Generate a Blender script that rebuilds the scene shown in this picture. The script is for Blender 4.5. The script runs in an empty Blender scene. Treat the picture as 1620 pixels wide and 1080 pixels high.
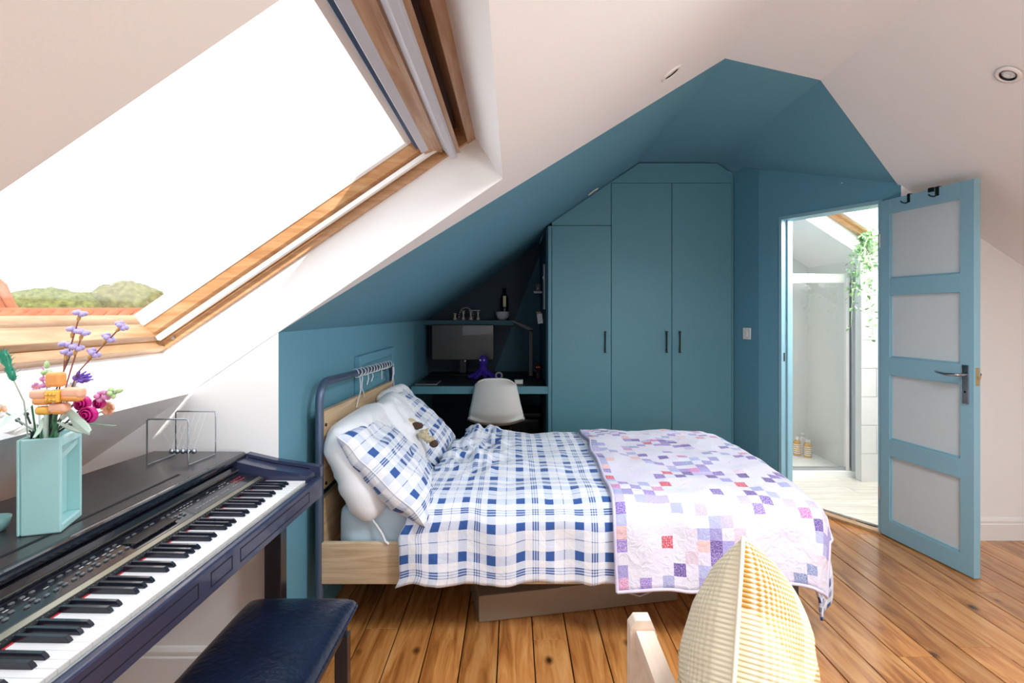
import bpy, bmesh, math, random
from mathutils import Vector, Matrix, noise
random.seed(7)
C = bpy.context.scene.collection
SC = bpy.context.scene
PI = math.pi
R = math.radians

# ------------------------------------------------------------------ camera, world, lights, exposure
cam_d = bpy.data.cameras.new('camera')
cam = bpy.data.objects.new('camera', cam_d); C.objects.link(cam)
cam.location = (0, 0, 1.32); cam.rotation_euler = (PI/2, 0, 0)
cam_d.sensor_width = 36; cam_d.lens = 36*870/1620
cam_d.shift_x = -2/1620; cam_d.shift_y = -45/1620
cam_d.clip_start = 0.05; cam_d.clip_end = 400
SC.camera = cam
SC.view_settings.view_transform = 'Standard'; SC.view_settings.look = 'None'
SC.view_settings.exposure = 0.0; SC.view_settings.gamma = 1; SC.view_settings.use_curve_mapping = False
w = bpy.data.worlds.new('world'); SC.world = w; w.use_nodes = True
bg = w.node_tree.nodes['Background']; bg.inputs[0].default_value = (0.88, 0.945, 1.0, 1); bg.inputs[1].default_value = 2.75
def lamp(name, kind, loc, energy, color=(1,1,1), size=1, size_y=None, aim=None):
    d = bpy.data.lights.new(name, kind); d.energy = energy; d.color = color
    if kind == 'AREA':
        d.shape = 'RECTANGLE'; d.size = size; d.size_y = size_y or size
    o = bpy.data.objects.new(name, d); C.objects.link(o); o.location = loc
    if aim is not None: o.rotation_euler = Vector(aim).to_track_quat('-Z', 'Y').to_euler()
    return o
sun = lamp('sun', 'SUN', (0,0,6), 6.5, (1.0,0.95,0.88), aim=(-.64, .98, -.77)); sun.data.angle = R(0.6)
# added fill behind the camera; wall_front is closed, no window lets it in
lamp('back_fill', 'AREA', (0.75, -2.38, 1.35), 6, (0.95,0.97,1.0), 2.6, 1.5, aim=(0,1,0.03))
# unseen overhead fill, added to brighten bed and floor and their bounce
tl_ = lamp('overhead_fill', 'AREA', (1.20,1.0,2.47), 104, (.88,.95,1.0), .4, 1.9, aim=(-.12,.12,-1)); tl_.data.spread = R(145)
# unseen fill lamp added behind the camera on the left; no window there
lamp('rear_left_fill', 'AREA', (-.52,-1.15,1.42), 22, (.86,.94,1.0), 1.3, 1.1, aim=(.72,.62,-.18))
# added upward fill in place of light bouncing off the floor
lamp('upward_fill', 'AREA', (1.3,-.7,.9), 27, (.88,.95,1.0), .5, .5, aim=(0,.45,.9))
# portals: sampling aids in the openings of the two roof windows
for nm_, lc_, sz_, am_ in (('roof_window_portal', (-.87,1.28,1.72), (1.34,1.30), (.565,0,-.825)),):
    pt_ = lamp(nm_, 'AREA', lc_, 1, (1,1,1), sz_[0], sz_[1], aim=am_); pt_.data.cycles.is_portal = True
# daylight coming in through the bathroom roof light
lamp('bathroom_daylight', 'AREA', (2.98, 3.7, 2.15), 85, (1.0,0.99,0.96), 0.9, 0.6, aim=(-.545,0.1,-.838))

# ------------------------------------------------------------------ helpers
S_ = 870.0
def P(x, y, d):
    "the point seen at pixel x, y at distance d in front of the camera"
    return Vector(((x-812)/S_*d, d, 1.32-(y-495)/S_*d))
TAN = 0.685; CA = 0.825; SA = 0.565
def zl(x): return 1.827 + TAN*x                       # left slope
def zr(x): return 2.5 - .65*(x-1.56)                  # right slope
def U(u, v, w): return Vector((CA*u - SA*w, v, 1.827 + SA*u + CA*w))

def srgb(r, g, b):
    f = lambda c: (c/255/12.92) if c/255 <= .04045 else ((c/255+.055)/1.055)**2.4
    return (f(r), f(g), f(b), 1)

def mat(name, col, rough=.5, metal=0, bump=0, bscale=40, var=0, vscale=6, coat=0, trans=0, emit=0, spec=.5, ior=1.45, sheen=0, alpha=1):
    m = bpy.data.materials.new(name); m.use_nodes = True
    nt = m.node_tree; b = nt.nodes['Principled BSDF']
    b.inputs['Base Color'].default_value = col; b.inputs['Roughness'].default_value = rough
    b.inputs['Metallic'].default_value = metal; b.inputs['Coat Weight'].default_value = coat
    b.inputs['Transmission Weight'].default_value = trans; b.inputs['IOR'].default_value = ior
    b.inputs['Specular IOR Level'].default_value = spec
    b.inputs['Sheen Weight'].default_value = sheen
    b.inputs['Alpha'].default_value = alpha
    if emit: b.inputs['Emission Color'].default_value = col; b.inputs['Emission Strength'].default_value = emit
    tc = nt.nodes.new('ShaderNodeTexCoord')
    if var:
        n = nt.nodes.new('ShaderNodeTexNoise'); n.inputs['Scale'].default_value = vscale; n.inputs['Detail'].default_value = 4
        nt.links.new(tc.outputs['Object'], n.inputs['Vector'])
        r = nt.nodes.new('ShaderNodeValToRGB')
        r.color_ramp.elements[0].position = .3; r.color_ramp.elements[1].position = .7
        r.color_ramp.elements[0].color = (*[c*(1-var) for c in col[:3]], 1)
        r.color_ramp.elements[1].color = (*[min(1, c*(1+var)) for c in col[:3]], 1)
        nt.links.new(n.outputs['Fac'], r.inputs['Fac']); nt.links.new(r.outputs['Color'], b.inputs['Base Color'])
    if bump:
        n2 = nt.nodes.new('ShaderNodeTexNoise'); n2.inputs['Scale'].default_value = bscale; n2.inputs['Detail'].default_value = 5
        nt.links.new(tc.outputs['Object'], n2.inputs['Vector'])
        bm_ = nt.nodes.new('ShaderNodeBump'); bm_.inputs['Strength'].default_value = bump; bm_.inputs['Distance'].default_value = .01
        nt.links.new(n2.outputs['Fac'], bm_.inputs['Height']); nt.links.new(bm_.outputs['Normal'], b.inputs['Normal'])
    return m

def wood(name, stops, scale=(1.2, 14, 14), rough=.45, coat=0, knots=False, rand=0.0, gscale=3.0, bump=.15):
    "grain along the axis whose scale is smallest"
    m = bpy.data.materials.new(name); m.use_nodes = True
    nt = m.node_tree; L = nt.links; b = nt.nodes['Principled BSDF']
    b.inputs['Roughness'].default_value = rough; b.inputs['Coat Weight'].default_value = coat
    b.inputs['Coat Roughness'].default_value = .12
    tc = nt.nodes.new('ShaderNodeTexCoord'); oi = nt.nodes.new('ShaderNodeObjectInfo')
    mul = nt.nodes.new('ShaderNodeVectorMath'); mul.operation = 'SCALE'; mul.inputs[0].default_value = (13, 37, 7)
    L.new(oi.outputs['Random'], mul.inputs['Scale'])
    add = nt.nodes.new('ShaderNodeVectorMath'); add.operation = 'ADD'
    L.new(tc.outputs['Object'], add.inputs[0]); L.new(mul.outputs[0], add.inputs[1])
    mp = nt.nodes.new('ShaderNodeMapping'); mp.inputs['Scale'].default_value = scale
    L.new(add.outputs[0], mp.inputs['Vector'])
    n = nt.nodes.new('ShaderNodeTexNoise'); n.inputs['Scale'].default_value = gscale; n.inputs['Detail'].default_value = 7
    n.inputs['Distortion'].default_value = 1.1; n.inputs['Roughness'].default_value = .6
    L.new(mp.outputs[0], n.inputs['Vector'])
    r = nt.nodes.new('ShaderNodeValToRGB'); cr = r.color_ramp
    cr.elements[0].position = stops[0][0]; cr.elements[0].color = stops[0][1]
    cr.elements[1].position = stops[-1][0]; cr.elements[1].color = stops[-1][1]
    for p, c in stops[1:-1]:
        e = cr.elements.new(p); e.color = c
    L.new(n.outputs['Fac'], r.inputs['Fac'])
    out = r.outputs['Color']
    if rand:
        hs = nt.nodes.new('ShaderNodeHueSaturation')
        mr = nt.nodes.new('ShaderNodeMapRange'); mr.inputs['To Min'].default_value = 1-rand; mr.inputs['To Max'].default_value = 1+rand
        L.new(oi.outputs['Random'], mr.inputs['Value']); L.new(mr.outputs[0], hs.inputs['Value'])
        L.new(out, hs.inputs['Color']); out = hs.outputs['Color']
    if knots:
        mp2 = nt.nodes.new('ShaderNodeMapping'); mp2.inputs['Scale'].default_value = (1, .62, 1)
        L.new(add.outputs[0], mp2.inputs['Vector'])
        v = nt.nodes.new('ShaderNodeTexVoronoi'); v.inputs['Scale'].default_value = 5.5; v.inputs['Randomness'].default_value = 1
        L.new(mp2.outputs[0], v.inputs['Vector'])
        kr = nt.nodes.new('ShaderNodeValToRGB'); kr.color_ramp.elements[0].position = .035; kr.color_ramp.elements[0].color = (1,1,1,1)
        kr.color_ramp.elements[1].position = .12; kr.color_ramp.elements[1].color = (0,0,0,1)
        L.new(v.outputs['Distance'], kr.inputs['Fac'])
        mx = nt.nodes.new('ShaderNodeMix'); mx.data_type = 'RGBA'
        L.new(kr.outputs['Color'], mx.inputs['Factor']); L.new(out, mx.inputs[6]); mx.inputs[7].default_value = srgb(66, 32, 16)
        out = mx.outputs[2]
    L.new(out, b.inputs['Base Color'])
    if bump:
        bp = nt.nodes.new('ShaderNodeBump'); bp.inputs['Strength'].default_value = bump; bp.inputs['Distance'].default_value = .004
        L.new(n.outputs['Fac'], bp.inputs['Height']); L.new(bp.outputs['Normal'], b.inputs['Normal'])
    return m

class MB:
    "collects shapes, then links them as ONE mesh object"
    def __init__(s): s.v = []; s.f = []; s.m = []; s.s = []; s.uv = {}
    def add(s, vs, fs, mi=0, smooth=False, M=None):
        o = len(s.v)
        s.v += [tuple(M @ Vector(v)) if M is not None else tuple(v) for v in vs]
        for f in fs: s.f.append([i+o for i in f]); s.m.append(mi); s.s.append(smooth)
        return s
    def box(s, a, b, mi=0, M=None):
        x0,y0,z0 = a; x1,y1,z1 = b
        vs = [(x,y,z) for x in (x0,x1) for y in (y0,y1) for z in (z0,z1)]
        return s.add(vs, [(0,1,3,2),(4,6,7,5),(0,4,5,1),(2,3,7,6),(0,2,6,4),(1,5,7,3)], mi, False, M)
    def prism(s, poly, vec, mi=0, M=None, side=None):
        n = len(poly); vec = Vector(vec)
        a = [Vector(p) for p in poly]; b = [p+vec for p in a]
        s.add(a+b, [list(range(n))[::-1], [i+n for i in range(n)]], mi, False, M)
        s.add(a+b, [(i, (i+1)%n, (i+1)%n+n, i+n) for i in range(n)], mi if side is None else side, False, M)
        return s
    def tube(s, pts, r, seg=8, mi=0, closed=False, M=None, cap=True):
        pts = [Vector(p) for p in pts]; n = len(pts)
        rs = r if isinstance(r, (list, tuple)) else [r]*n
        vs = []; prev = None
        for i, p in enumerate(pts):
            if closed: t = pts[(i+1)%n]-pts[i-1]
            else: t = pts[min(i+1,n-1)]-pts[max(i-1,0)]
            t.normalize()
            if prev is None:
                a = Vector((0,0,1)) if abs(t.z) < .9 else Vector((1,0,0))
                prev = t.cross(a).normalized()
            prev = (prev - t*prev.dot(t)).normalized(); q = t.cross(prev)
            for k in range(seg):
                an = 2*PI*k/seg; vs.append(p + (prev*math.cos(an)+q*math.sin(an))*rs[i])
        fs = []
        for i in range(n if closed else n-1):
            for k in range(seg):
                j = (i+1)%n; fs.append((i*seg+k, i*seg+(k+1)%seg, j*seg+(k+1)%seg, j*seg+k))
        s.add(vs, fs, mi, True, M)
        if cap and not closed:
            s.add(vs[:seg], [list(range(seg))[::-1]], mi, False, M); s.add(vs[-seg:], [list(range(seg))], mi, False, M)
        return s
    def lathe(s, prof, seg=24, mi=0, c=(0,0,0), M=None):
        vs = []; c = Vector(c)
        for r, z in prof:
            for k in range(seg): a = 2*PI*k/seg; vs.append(c+Vector((r*math.cos(a), r*math.sin(a), z)))
        fs = [(i*seg+k, i*seg+(k+1)%seg, (i+1)*seg+(k+1)%seg, (i+1)*seg+k) for i in range(len(prof)-1) for k in range(seg)]
        return s.add(vs, fs, mi, True, M)
    def ball(s, c, r, mi=0, seg=14, M=None):
        if not isinstance(r, (tuple, list)): r = (r, r, r)
        n = max(6, seg//2+1); vs = []; c = Vector(c)
        for i in range(n+1):
            ph = PI*i/n
            for k in range(seg):
                a = 2*PI*k/seg; vs.append(c+Vector((r[0]*math.sin(ph)*math.cos(a), r[1]*math.sin(ph)*math.sin(a), r[2]*math.cos(ph))))
        fs = [(i*seg+k, (i+1)*seg+k, (i+1)*seg+(k+1)%seg, i*seg+(k+1)%seg) for i in range(n) for k in range(seg)]
        return s.add(vs, fs, mi, True, M)
    def grid(s, fn, nu, nv, mi=0, uvfn=None):
        o = len(s.v)
        for j in range(nv+1):
            for i in range(nu+1):
                s.v.append(tuple(fn(i/nu, j/nv)))
        for j in range(nv):
            for i in range(nu):
                a = o+j*(nu+1)+i
                if uvfn: s.uv[len(s.f)] = [uvfn(i/nu,j/nv), uvfn((i+1)/nu,j/nv), uvfn((i+1)/nu,(j+1)/nv), uvfn(i/nu,(j+1)/nv)]
                s.f.append([a, a+1, a+nu+2, a+nu+1]); s.m.append(mi); s.s.append(True)
        return s
    def build(s, name, mats, parent=None, bevel=0, loc=None, weld=False, M=None):
        me = bpy.data.meshes.new(name); me.from_pydata(s.v, [], s.f)
        if not isinstance(mats, (list, tuple)): mats = [mats]
        for m in mats: me.materials.append(m)
        me.polygons.foreach_set('material_index', s.m); me.polygons.foreach_set('use_smooth', s.s)
        if s.uv:
            ul = me.uv_layers.new(name='UVMap')
            for fi, uvs in s.uv.items():
                for li, uv in zip(me.polygons[fi].loop_indices, uvs): ul.data[li].uv = uv
        me.update()
        if weld:
            b = bmesh.new(); b.from_mesh(me); bmesh.ops.remove_doubles(b, verts=b.verts, dist=1e-5)
            bmesh.ops.recalc_face_normals(b, faces=b.faces); b.to_mesh(me); b.free()
        o = bpy.data.objects.new(name, me); C.objects.link(o)
        if parent: o.parent = parent
        if loc is not None: o.location = loc
        if M is not None: o.matrix_local = M
        if bevel:
            bv = o.modifiers.new('bevel', 'BEVEL'); bv.width = bevel; bv.segments = 2; bv.limit_method = 'ANGLE'; bv.angle_limit = R(35)
        return o

def tag(o, label=None, cat=None, group=None, kind=None):
    if label: o['label'] = label
    if cat: o['category'] = cat
    if group: o['group'] = group
    if kind: o['kind'] = kind
    return o
def thing(name, label, cat, loc=(0,0,0), rz=0, group=None):
    o = bpy.data.objects.new(name, None); C.objects.link(o); o.location = loc; o.rotation_euler = (0,0,rz)
    o.empty_display_size = .05
    return tag(o, label, cat, group)
def setting(name, label=None, cat=None):
    o = bpy.data.objects.new(name, None); C.objects.link(o); o.empty_display_size = .05
    return tag(o, label, cat, None, 'structure')
def struct(o, label=None, cat=None): return tag(o, label, cat, None, 'structure')
def copy_tree(o, parent=None):
    c = o.copy(); C.objects.link(c)
    if parent is not None: c.parent = parent
    for ch in list(o.children): copy_tree(ch, c)
    return c
def bx(name, a, b, m, parent=None, bevel=0): return MB().box(a, b).build(name, m, parent, bevel)
def nz(x, y, z=0): return noise.noise(Vector((x, y, z)))

# ------------------------------------------------------------------ materials
white_paint = mat('white_paint', srgb(243,241,240), .75, bump=.03, bscale=120)
blue_paint = mat('blue_paint', srgb(98,152,172), .62, bump=.03, bscale=120)
unit_paint = mat('unit_paint', srgb(88,142,156), .42, bump=.02, bscale=160)
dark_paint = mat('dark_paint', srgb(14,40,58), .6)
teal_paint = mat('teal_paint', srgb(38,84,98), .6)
door_paint = mat('door_paint', srgb(140,182,198), .38)
black_gap = mat('black_gap', srgb(18,26,30), .8)
trim_white = mat('trim_white', srgb(238,234,230), .45)
tile_white = mat('tile_white', srgb(232,232,230), .3)
bath_wall = mat('bath_wall', srgb(226,226,222), .35)
tray_white = mat('tray_white', srgb(245,245,242), .25)
chrome = mat('chrome', srgb(170,176,184), .16, 1)
brushed = mat('brushed', srgb(190,194,198), .35, .9)
black_metal = mat('black_metal', srgb(14,15,17), .4, .1)
pine = wood('pine_frame', [(.3, srgb(172,122,78)), (.5, srgb(194,146,100)), (.72, srgb(206,168,126))], (1.5,1.5,12), .4, .2)
pine_y = wood('pine_frame_y', [(.3, srgb(156,116,80)), (.5, srgb(178,140,104)), (.72, srgb(192,162,130))], (10,1,10), .4, .2)
floor_wood = wood('floor_pine', [(.25, srgb(122,70,30)), (.42, srgb(170,108,54)), (.55, srgb(196,134,74)), (.75, srgb(214,162,102))], (9, .9, 9), .24, .5, knots=True, rand=.16, gscale=2.2)
bed_oak = wood('bed_oak', [(.3, srgb(178,150,116)), (.5, srgb(204,178,144)), (.7, srgb(220,198,168))], (1, 1, 16), .5, gscale=2.5, bump=.05)
bed_oak_y = wood('bed_oak_panel', [(.3, srgb(170,142,108)), (.5, srgb(198,170,134)), (.7, srgb(216,192,160))], (8, .8, 16), .5, gscale=2.5, bump=.05)
pale_wood = wood('pale_wood', [(.3, srgb(222,196,172)), (.5, srgb(234,212,192)), (.75, srgb(243,228,214))], (8, 1, 8), .5, gscale=2, bump=.05)
bath_floor_m = wood('bath_plank', [(.3, srgb(206,198,184)), (.5, srgb(222,215,203)), (.7, srgb(232,228,218))], (1, 8, 8), .35, rand=.04, gscale=2.5, bump=.03)
bed_metal = mat('bed_metal', srgb(92,108,132), .38, .55)
linen_white = mat('linen_white', srgb(240,241,245), .9, bump=.25, bscale=14, sheen=.2)
sheet_blue = mat('sheet_blue', srgb(196,217,232), .9, bump=.3, bscale=10)
def clear_glass(name, tint=(1,1,1,1), refl=.07):
    m = bpy.data.materials.new(name); m.use_nodes = True; nt = m.node_tree; nt.nodes.clear()
    o_ = nt.nodes.new('ShaderNodeOutputMaterial'); mx = nt.nodes.new('ShaderNodeMixShader'); t_ = nt.nodes.new('ShaderNodeBsdfTransparent'); g_ = nt.nodes.new('ShaderNodeBsdfGlossy')
    t_.inputs[0].default_value = tint; g_.inputs['Roughness'].default_value = .02; mx.inputs[0].default_value = refl
    nt.links.new(t_.outputs[0], mx.inputs[1]); nt.links.new(g_.outputs[0], mx.inputs[2]); nt.links.new(mx.outputs[0], o_.inputs[0]); return m
glass = clear_glass('window_glass')
frosted = mat('frosted_glass', srgb(214,222,224), .35, trans=.1, ior=1.2)
leather = mat('navy_leather', srgb(15,25,48), .3, bump=.3, bscale=60, var=.3, vscale=10, coat=.2)
# ------------------------------------------------------------------ the shell
FX = -2.02; BX = 3.6; YB = -2.5
CYL = {}
# floor base and boards
flo = setting('floor', 'varnished pine floorboards running away from the camera', 'floor')
MB().box((FX,YB,-.12),(BX,3.3,-.03)).box((FX,3.3,-.12),(1.80,5.5,-.03)).build('subfloor', black_gap, flo)
def thr(x): return 3.905 - (x-1.90)*1.594
bw = .14; nb = 0
x = FX
while x < BX-.02:
    x1 = min(x+bw, BX)
    yend = 5.46 if x < .28 else 4.32 if x < 1.80 else min(4.32, thr(min(x1,2.26))+.06 if x < 2.26 else 3.26)
    cuts = [YB] + sorted([YB+1.0+random.random()*1.6]) + [1.3+random.random()*2.4 if random.random()<.45 else None] + [yend]
    cuts = [c for c in cuts if c is not None]
    for a, b in zip(cuts, cuts[1:]):
        if b-a < .05: continue
        cx = (x+x1)/2
        m = MB().box((x+.0022, a+.001, -.022), (x1-.0022, b-.001, random.uniform(-.0012,.0)))
        m.build('floor_board', floor_wood, flo, bevel=.0015)
        nb += 1
    x = x1

def slab(mb, pts, n, t=.05, mi=0):
    n = Vector(n); mb.prism(pts, n*t, mi)

# ceiling: flat strip and the two slopes, white in the room and blue in the alcove
ce = MB()
nl = (-SA,0,CA); nr = (.545,0,.838)
u_h0, u_h1 = -1.406, -.046; v0, v1 = .59, 1.97
xa, xb = -1.16, -.038
def L3(x, y): return (x, y, zl(x))
def R3(x, y): return (x, y, zr(x))
slab(ce, [L3(FX,YB),L3(.982,YB),L3(.982,v0),L3(FX,v0)], nl)
slab(ce, [L3(FX,v0),L3(xa,v0),L3(xa,v1),L3(FX,v1)], nl)
slab(ce, [L3(xb,v0),L3(.982,v0),L3(.982,v1),L3(xb,v1)], nl)
slab(ce, [L3(-.842,v1),L3(.982,v1),L3(.982,2.55)], nl)
slab(ce, [L3(-.842,v1),L3(.982,2.55),L3(.982,5.5),L3(-.842,5.5)], nl, mi=1)
slab(ce, [(.982,YB,2.5),(1.53,YB,2.5),(1.556,2.787,2.5),(.982,2.55,2.5)], (0,0,1))
slab(ce, [(.982,2.55,2.5),(1.556,2.787,2.5),(1.595,4.35,2.5),(.982,5.5,2.5)], (0,0,1), mi=1)
K = Vector((2.26,3.205,2.075)); DW = Vector((1.80,4.03,2.43)); WC = Vector((1.722,4.31,2.425))
slab(ce, [(1.53,YB,2.5),(BX,YB,zr(BX)),(BX,3.3,zr(BX)),K+Vector((0,.02,-.01)),(1.556,2.787,2.5)], nr)
slab(ce, [(1.556,2.787,2.5),K,DW+Vector((0,.03,-.01)),(1.595,4.35,2.5)], nr, mi=1)
slab(ce, [(1.595,4.36,2.5),DW,WC+Vector((0,.03,0))], nr, mi=1)
struct(ce.build('ceiling', [white_paint, blue_paint]), 'pitched attic ceiling, white near and blue over the bed', 'ceiling')

# white cross wall under the slope with the roof-light reveal above it
wg = MB()
wg.prism([(FX,1.97,0),(-.905,1.97,0),(-.905,1.97,zl(-.905)),(FX,1.97,zl(FX))], (0,.06,0))
wg.prism([(-.905,1.97,0),(-.842,1.97,0),(-.842,1.97,zl(-.842)),(-.905,1.97,zl(-.905))], (0,.003,0))
wg.prism([U(u_h0,1.9695,.001),U(u_h1,1.9695,.001),U(u_h1,1.9695,.21),U(u_h0,1.9695,.21)], (0,.05,0))
struct(wg.build('wall_gable', white_paint), 'white wall between the roof window and the blue alcove', 'wall')
rv = MB()
rv.prism([U(u_h0,v0,0),U(u_h0,v1,0),U(u_h0,v1,.2),U(u_h0,v0,.2)], (-.04*CA,0,-.04*SA))
rv.prism([U(u_h1,v0,0),U(u_h1,v1,0),U(u_h1,v1,.2),U(u_h1,v0,.2)], (.04*CA,0,.04*SA))
rv.prism([U(u_h0,v0,0),U(u_h1,v0,0),U(u_h1,v0,.2),U(u_h0,v0,.2)], (0,-.04,0))
struct(rv.build('trim_1', white_paint), 'white plastered reveal around the roof window', 'reveal')
struct(bx('wall_left', (-.905,1.973,0), (-.842,5.5,zl(-.842)+.0), blue_paint), 'blue knee wall behind the headboard', 'wall')
# far wall of the desk alcove, painted in two tones split along a diagonal
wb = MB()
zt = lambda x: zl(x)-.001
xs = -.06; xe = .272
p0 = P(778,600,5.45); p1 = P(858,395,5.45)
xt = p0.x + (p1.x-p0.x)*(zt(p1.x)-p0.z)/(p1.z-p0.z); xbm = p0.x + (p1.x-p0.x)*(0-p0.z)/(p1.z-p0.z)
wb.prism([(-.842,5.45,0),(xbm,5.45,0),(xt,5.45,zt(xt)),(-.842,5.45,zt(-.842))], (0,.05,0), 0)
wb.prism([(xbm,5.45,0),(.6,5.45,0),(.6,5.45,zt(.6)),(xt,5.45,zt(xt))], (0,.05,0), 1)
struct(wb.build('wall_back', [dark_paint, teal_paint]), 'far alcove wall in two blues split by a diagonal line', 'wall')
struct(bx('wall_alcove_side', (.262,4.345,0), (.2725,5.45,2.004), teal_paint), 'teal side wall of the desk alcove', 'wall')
# wall to the right of the wardrobe, the diagonal door wall and the white wall beyond the door
A1 = Vector((1.80,4.03,0)); K0 = Vector((2.26,3.205,0))
hinge = Vector((2.205,3.303,0)); jl = Vector((1.895,3.86,0))
ws = MB()
ws.prism([(1.722,4.34,0),(1.80,4.03,0),(1.80,4.03,2.47),(1.722,4.34,2.47)], (.04,.04,0))
struct(ws.build('wall_right_return', blue_paint), 'narrow blue wall beside the tall wardrobe', 'wall')
dn = Vector((jl.y-hinge.y, -(jl.x-hinge.x), 0)).normalized()      # horizontal normal of the door wall
if dn.y < 0: dn = -dn
dd = (hinge-jl).normalized()
jl0 = jl - dd*.03; h0 = hinge + dd*.012
wd = MB(); T = dn*.10
def up(p, z): return Vector((p.x, p.y, z))
wd.prism([A1, jl0, up(jl0,1.99), up(A1,1.99)], T)
wd.prism([h0, K0, up(K0,1.99), up(h0,1.99)], T)
wd.prism([up(A1,1.99), up(K0,1.99), up(K0,2.28), up(A1,2.60)], T)
struct(wd.build('wall_door', blue_paint), 'dark blue angled wall around the bathroom doorway', 'wall')
fr = MB(); 
for p, s in ((jl0,1),(h0,-1)):
    a = p - dn*.008; b = p + dd*s*.022 - dn*.008
    fr.prism([a, b, b+dn*.125, a+dn*.125], (0,0,1.99))
    a = p + dd*s*.022 + dn*.045; b = p + dd*s*.034 + dn*.045
    fr.prism([a, b, b+dn*.03, a+dn*.03], (0,0,1.975))
a = jl0 - dn*.008; b = h0 - dn*.008
fr.prism([up(a,1.975), up(b,1.975), up(b+dn*.125,1.975), up(a+dn*.125,1.975)], (0,0,.022))
struct(fr.build('trim_2', door_paint, bevel=.002), 'pale blue lining around the bathroom doorway', 'door frame')
sp = MB().box((-.003,-.003,0),(.003,.003,.06)).build('strike_plate', black_metal, None); sp.location = jl0 + dd*.0235 + dn*.02 + Vector((0,0,.98))
struct(sp); sp.name = 'trim_6'; sp['label']='small dark latch plate in the door lining'; sp['category']='latch plate'
th = MB(); th.prism([jl0-dn*.035, h0-dn*.035, h0+dn*.02, jl0+dn*.02], (0,0,.016))
struct(th.build('trim_3', pine_y, bevel=.004), 'brown wooden threshold strip at the bathroom door', 'threshold')
wr = MB(); wr.prism([(2.26,3.205,0),(BX,3.205,0),(BX,3.205,zr(BX)),(2.26,3.205,K.z)], (0,.08,0))
struct(wr.build('wall_right', white_paint), 'warm white wall to the right of the open door', 'wall')
bb = MB()
def skirt(mb, a, b, n, h=.13):
    a = Vector(a); b = Vector(b); n = Vector(n)
    prof = [(0,0),(.018,0),(.018,h*.72),(.012,h*.76),(.014,h*.8),(.014,h*.88),(.006,h*.97),(0,h)]
    mb.prism([a+n*p+Vector((0,0,q)) for p, q in prof], b-a)
skirt(bb, (2.30,3.205,0), (BX,3.205,0), (0,-1,0)); struct(bb.build('baseboard_right', trim_white), 'white moulded skirting right of the open door', 'skirting')
bb = MB(); skirt(bb, (FX,1.97,0), (-.845,1.97,0), (0,-1,0)); struct(bb.build('baseboard_left', trim_white), 'white moulded skirting under the piano', 'skirting')
bb = MB(); skirt(bb, (-.842,5.4,0), (-.842,2.0,0), (1,0,0)); struct(bb.build('baseboard_bed', blue_paint), 'blue skirting behind the bed head', 'skirting')
struct(bx('wall_knee', (FX-.06,YB,0), (FX,2.03,zl(FX)), white_paint), 'low white wall at the eaves behind the piano', 'wall')
struct(bx('wall_knee_right', (BX,YB,0), (BX+.06,3.3,zr(BX)), white_paint), 'low white wall at the right-hand eaves', 'wall')
# closed wall behind the camera
wf = MB()
def rect(mb, x0, x1, z0, z1): mb.box((x0,YB-.08,z0),(x1,YB,z1))
wf.prism([(FX,YB,0),(BX,YB,0),(BX,YB,zr(BX)),(1.56,YB,2.5),(.982,YB,2.5),(FX,YB,zl(FX))], (0,-.08,0))
struct(wf.build('wall_front', white_paint), 'white gable wall behind the camera', 'wall')
wn = MB()  # bars of an unseen window, added to go with the back fill lamp
for i in range(5):
    xx = -.55+i*2.6/4; wn.box((xx-.03,YB+.001,.6),(xx+.03,YB+.05,2.1 if i else 1.4))
wn.box((-.5,YB+.001,.55),(2.08,YB+.05,.6)); wn.box((.4,YB+.001,2.05),(2.08,YB+.05,2.1))
struct(wn.build('added_window_bars', trim_white), 'added window bars on the closed wall behind the camera', 'window')

# ------------------------------------------------------------------ roof window
wz = setting('window_1', 'large pine roof window open to a pale sky', 'roof window')
def ext(poly, va, vb, name, m, parent=wz, bevel=0, mi=0):
    mb = MB(); mb.prism([U(u,va,w_) for u, w_ in poly], (0,vb-va,0)); return mb.build(name, m, parent, bevel)
def rectuw(u0,u1,w0,w1): return [(u0,w0),(u1,w0),(u1,w1),(u0,w1)]
# fixed frame
ext(rectuw(-1.43,-1.375,.176,.30), .56, 2.0, 'frame_bottom', pine_y, bevel=.002)
ext(rectuw(-.078,-.04,.172,.30), .56, 2.0, 'frame_top', pine_y, bevel=.002)
ext(rectuw(-1.43,-.04,.176,.30), 1.950, 2.0, 'frame_side', pine, bevel=.002)
ext(rectuw(-1.43,-.04,.176,.30), .56, .61, 'frame_side', pine, bevel=.002)
MB().tube([U(-1.33,1.951,.19), U(-1.33,1.944,.19)], .007, 10).build('screw_cap', brushed, wz)
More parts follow.
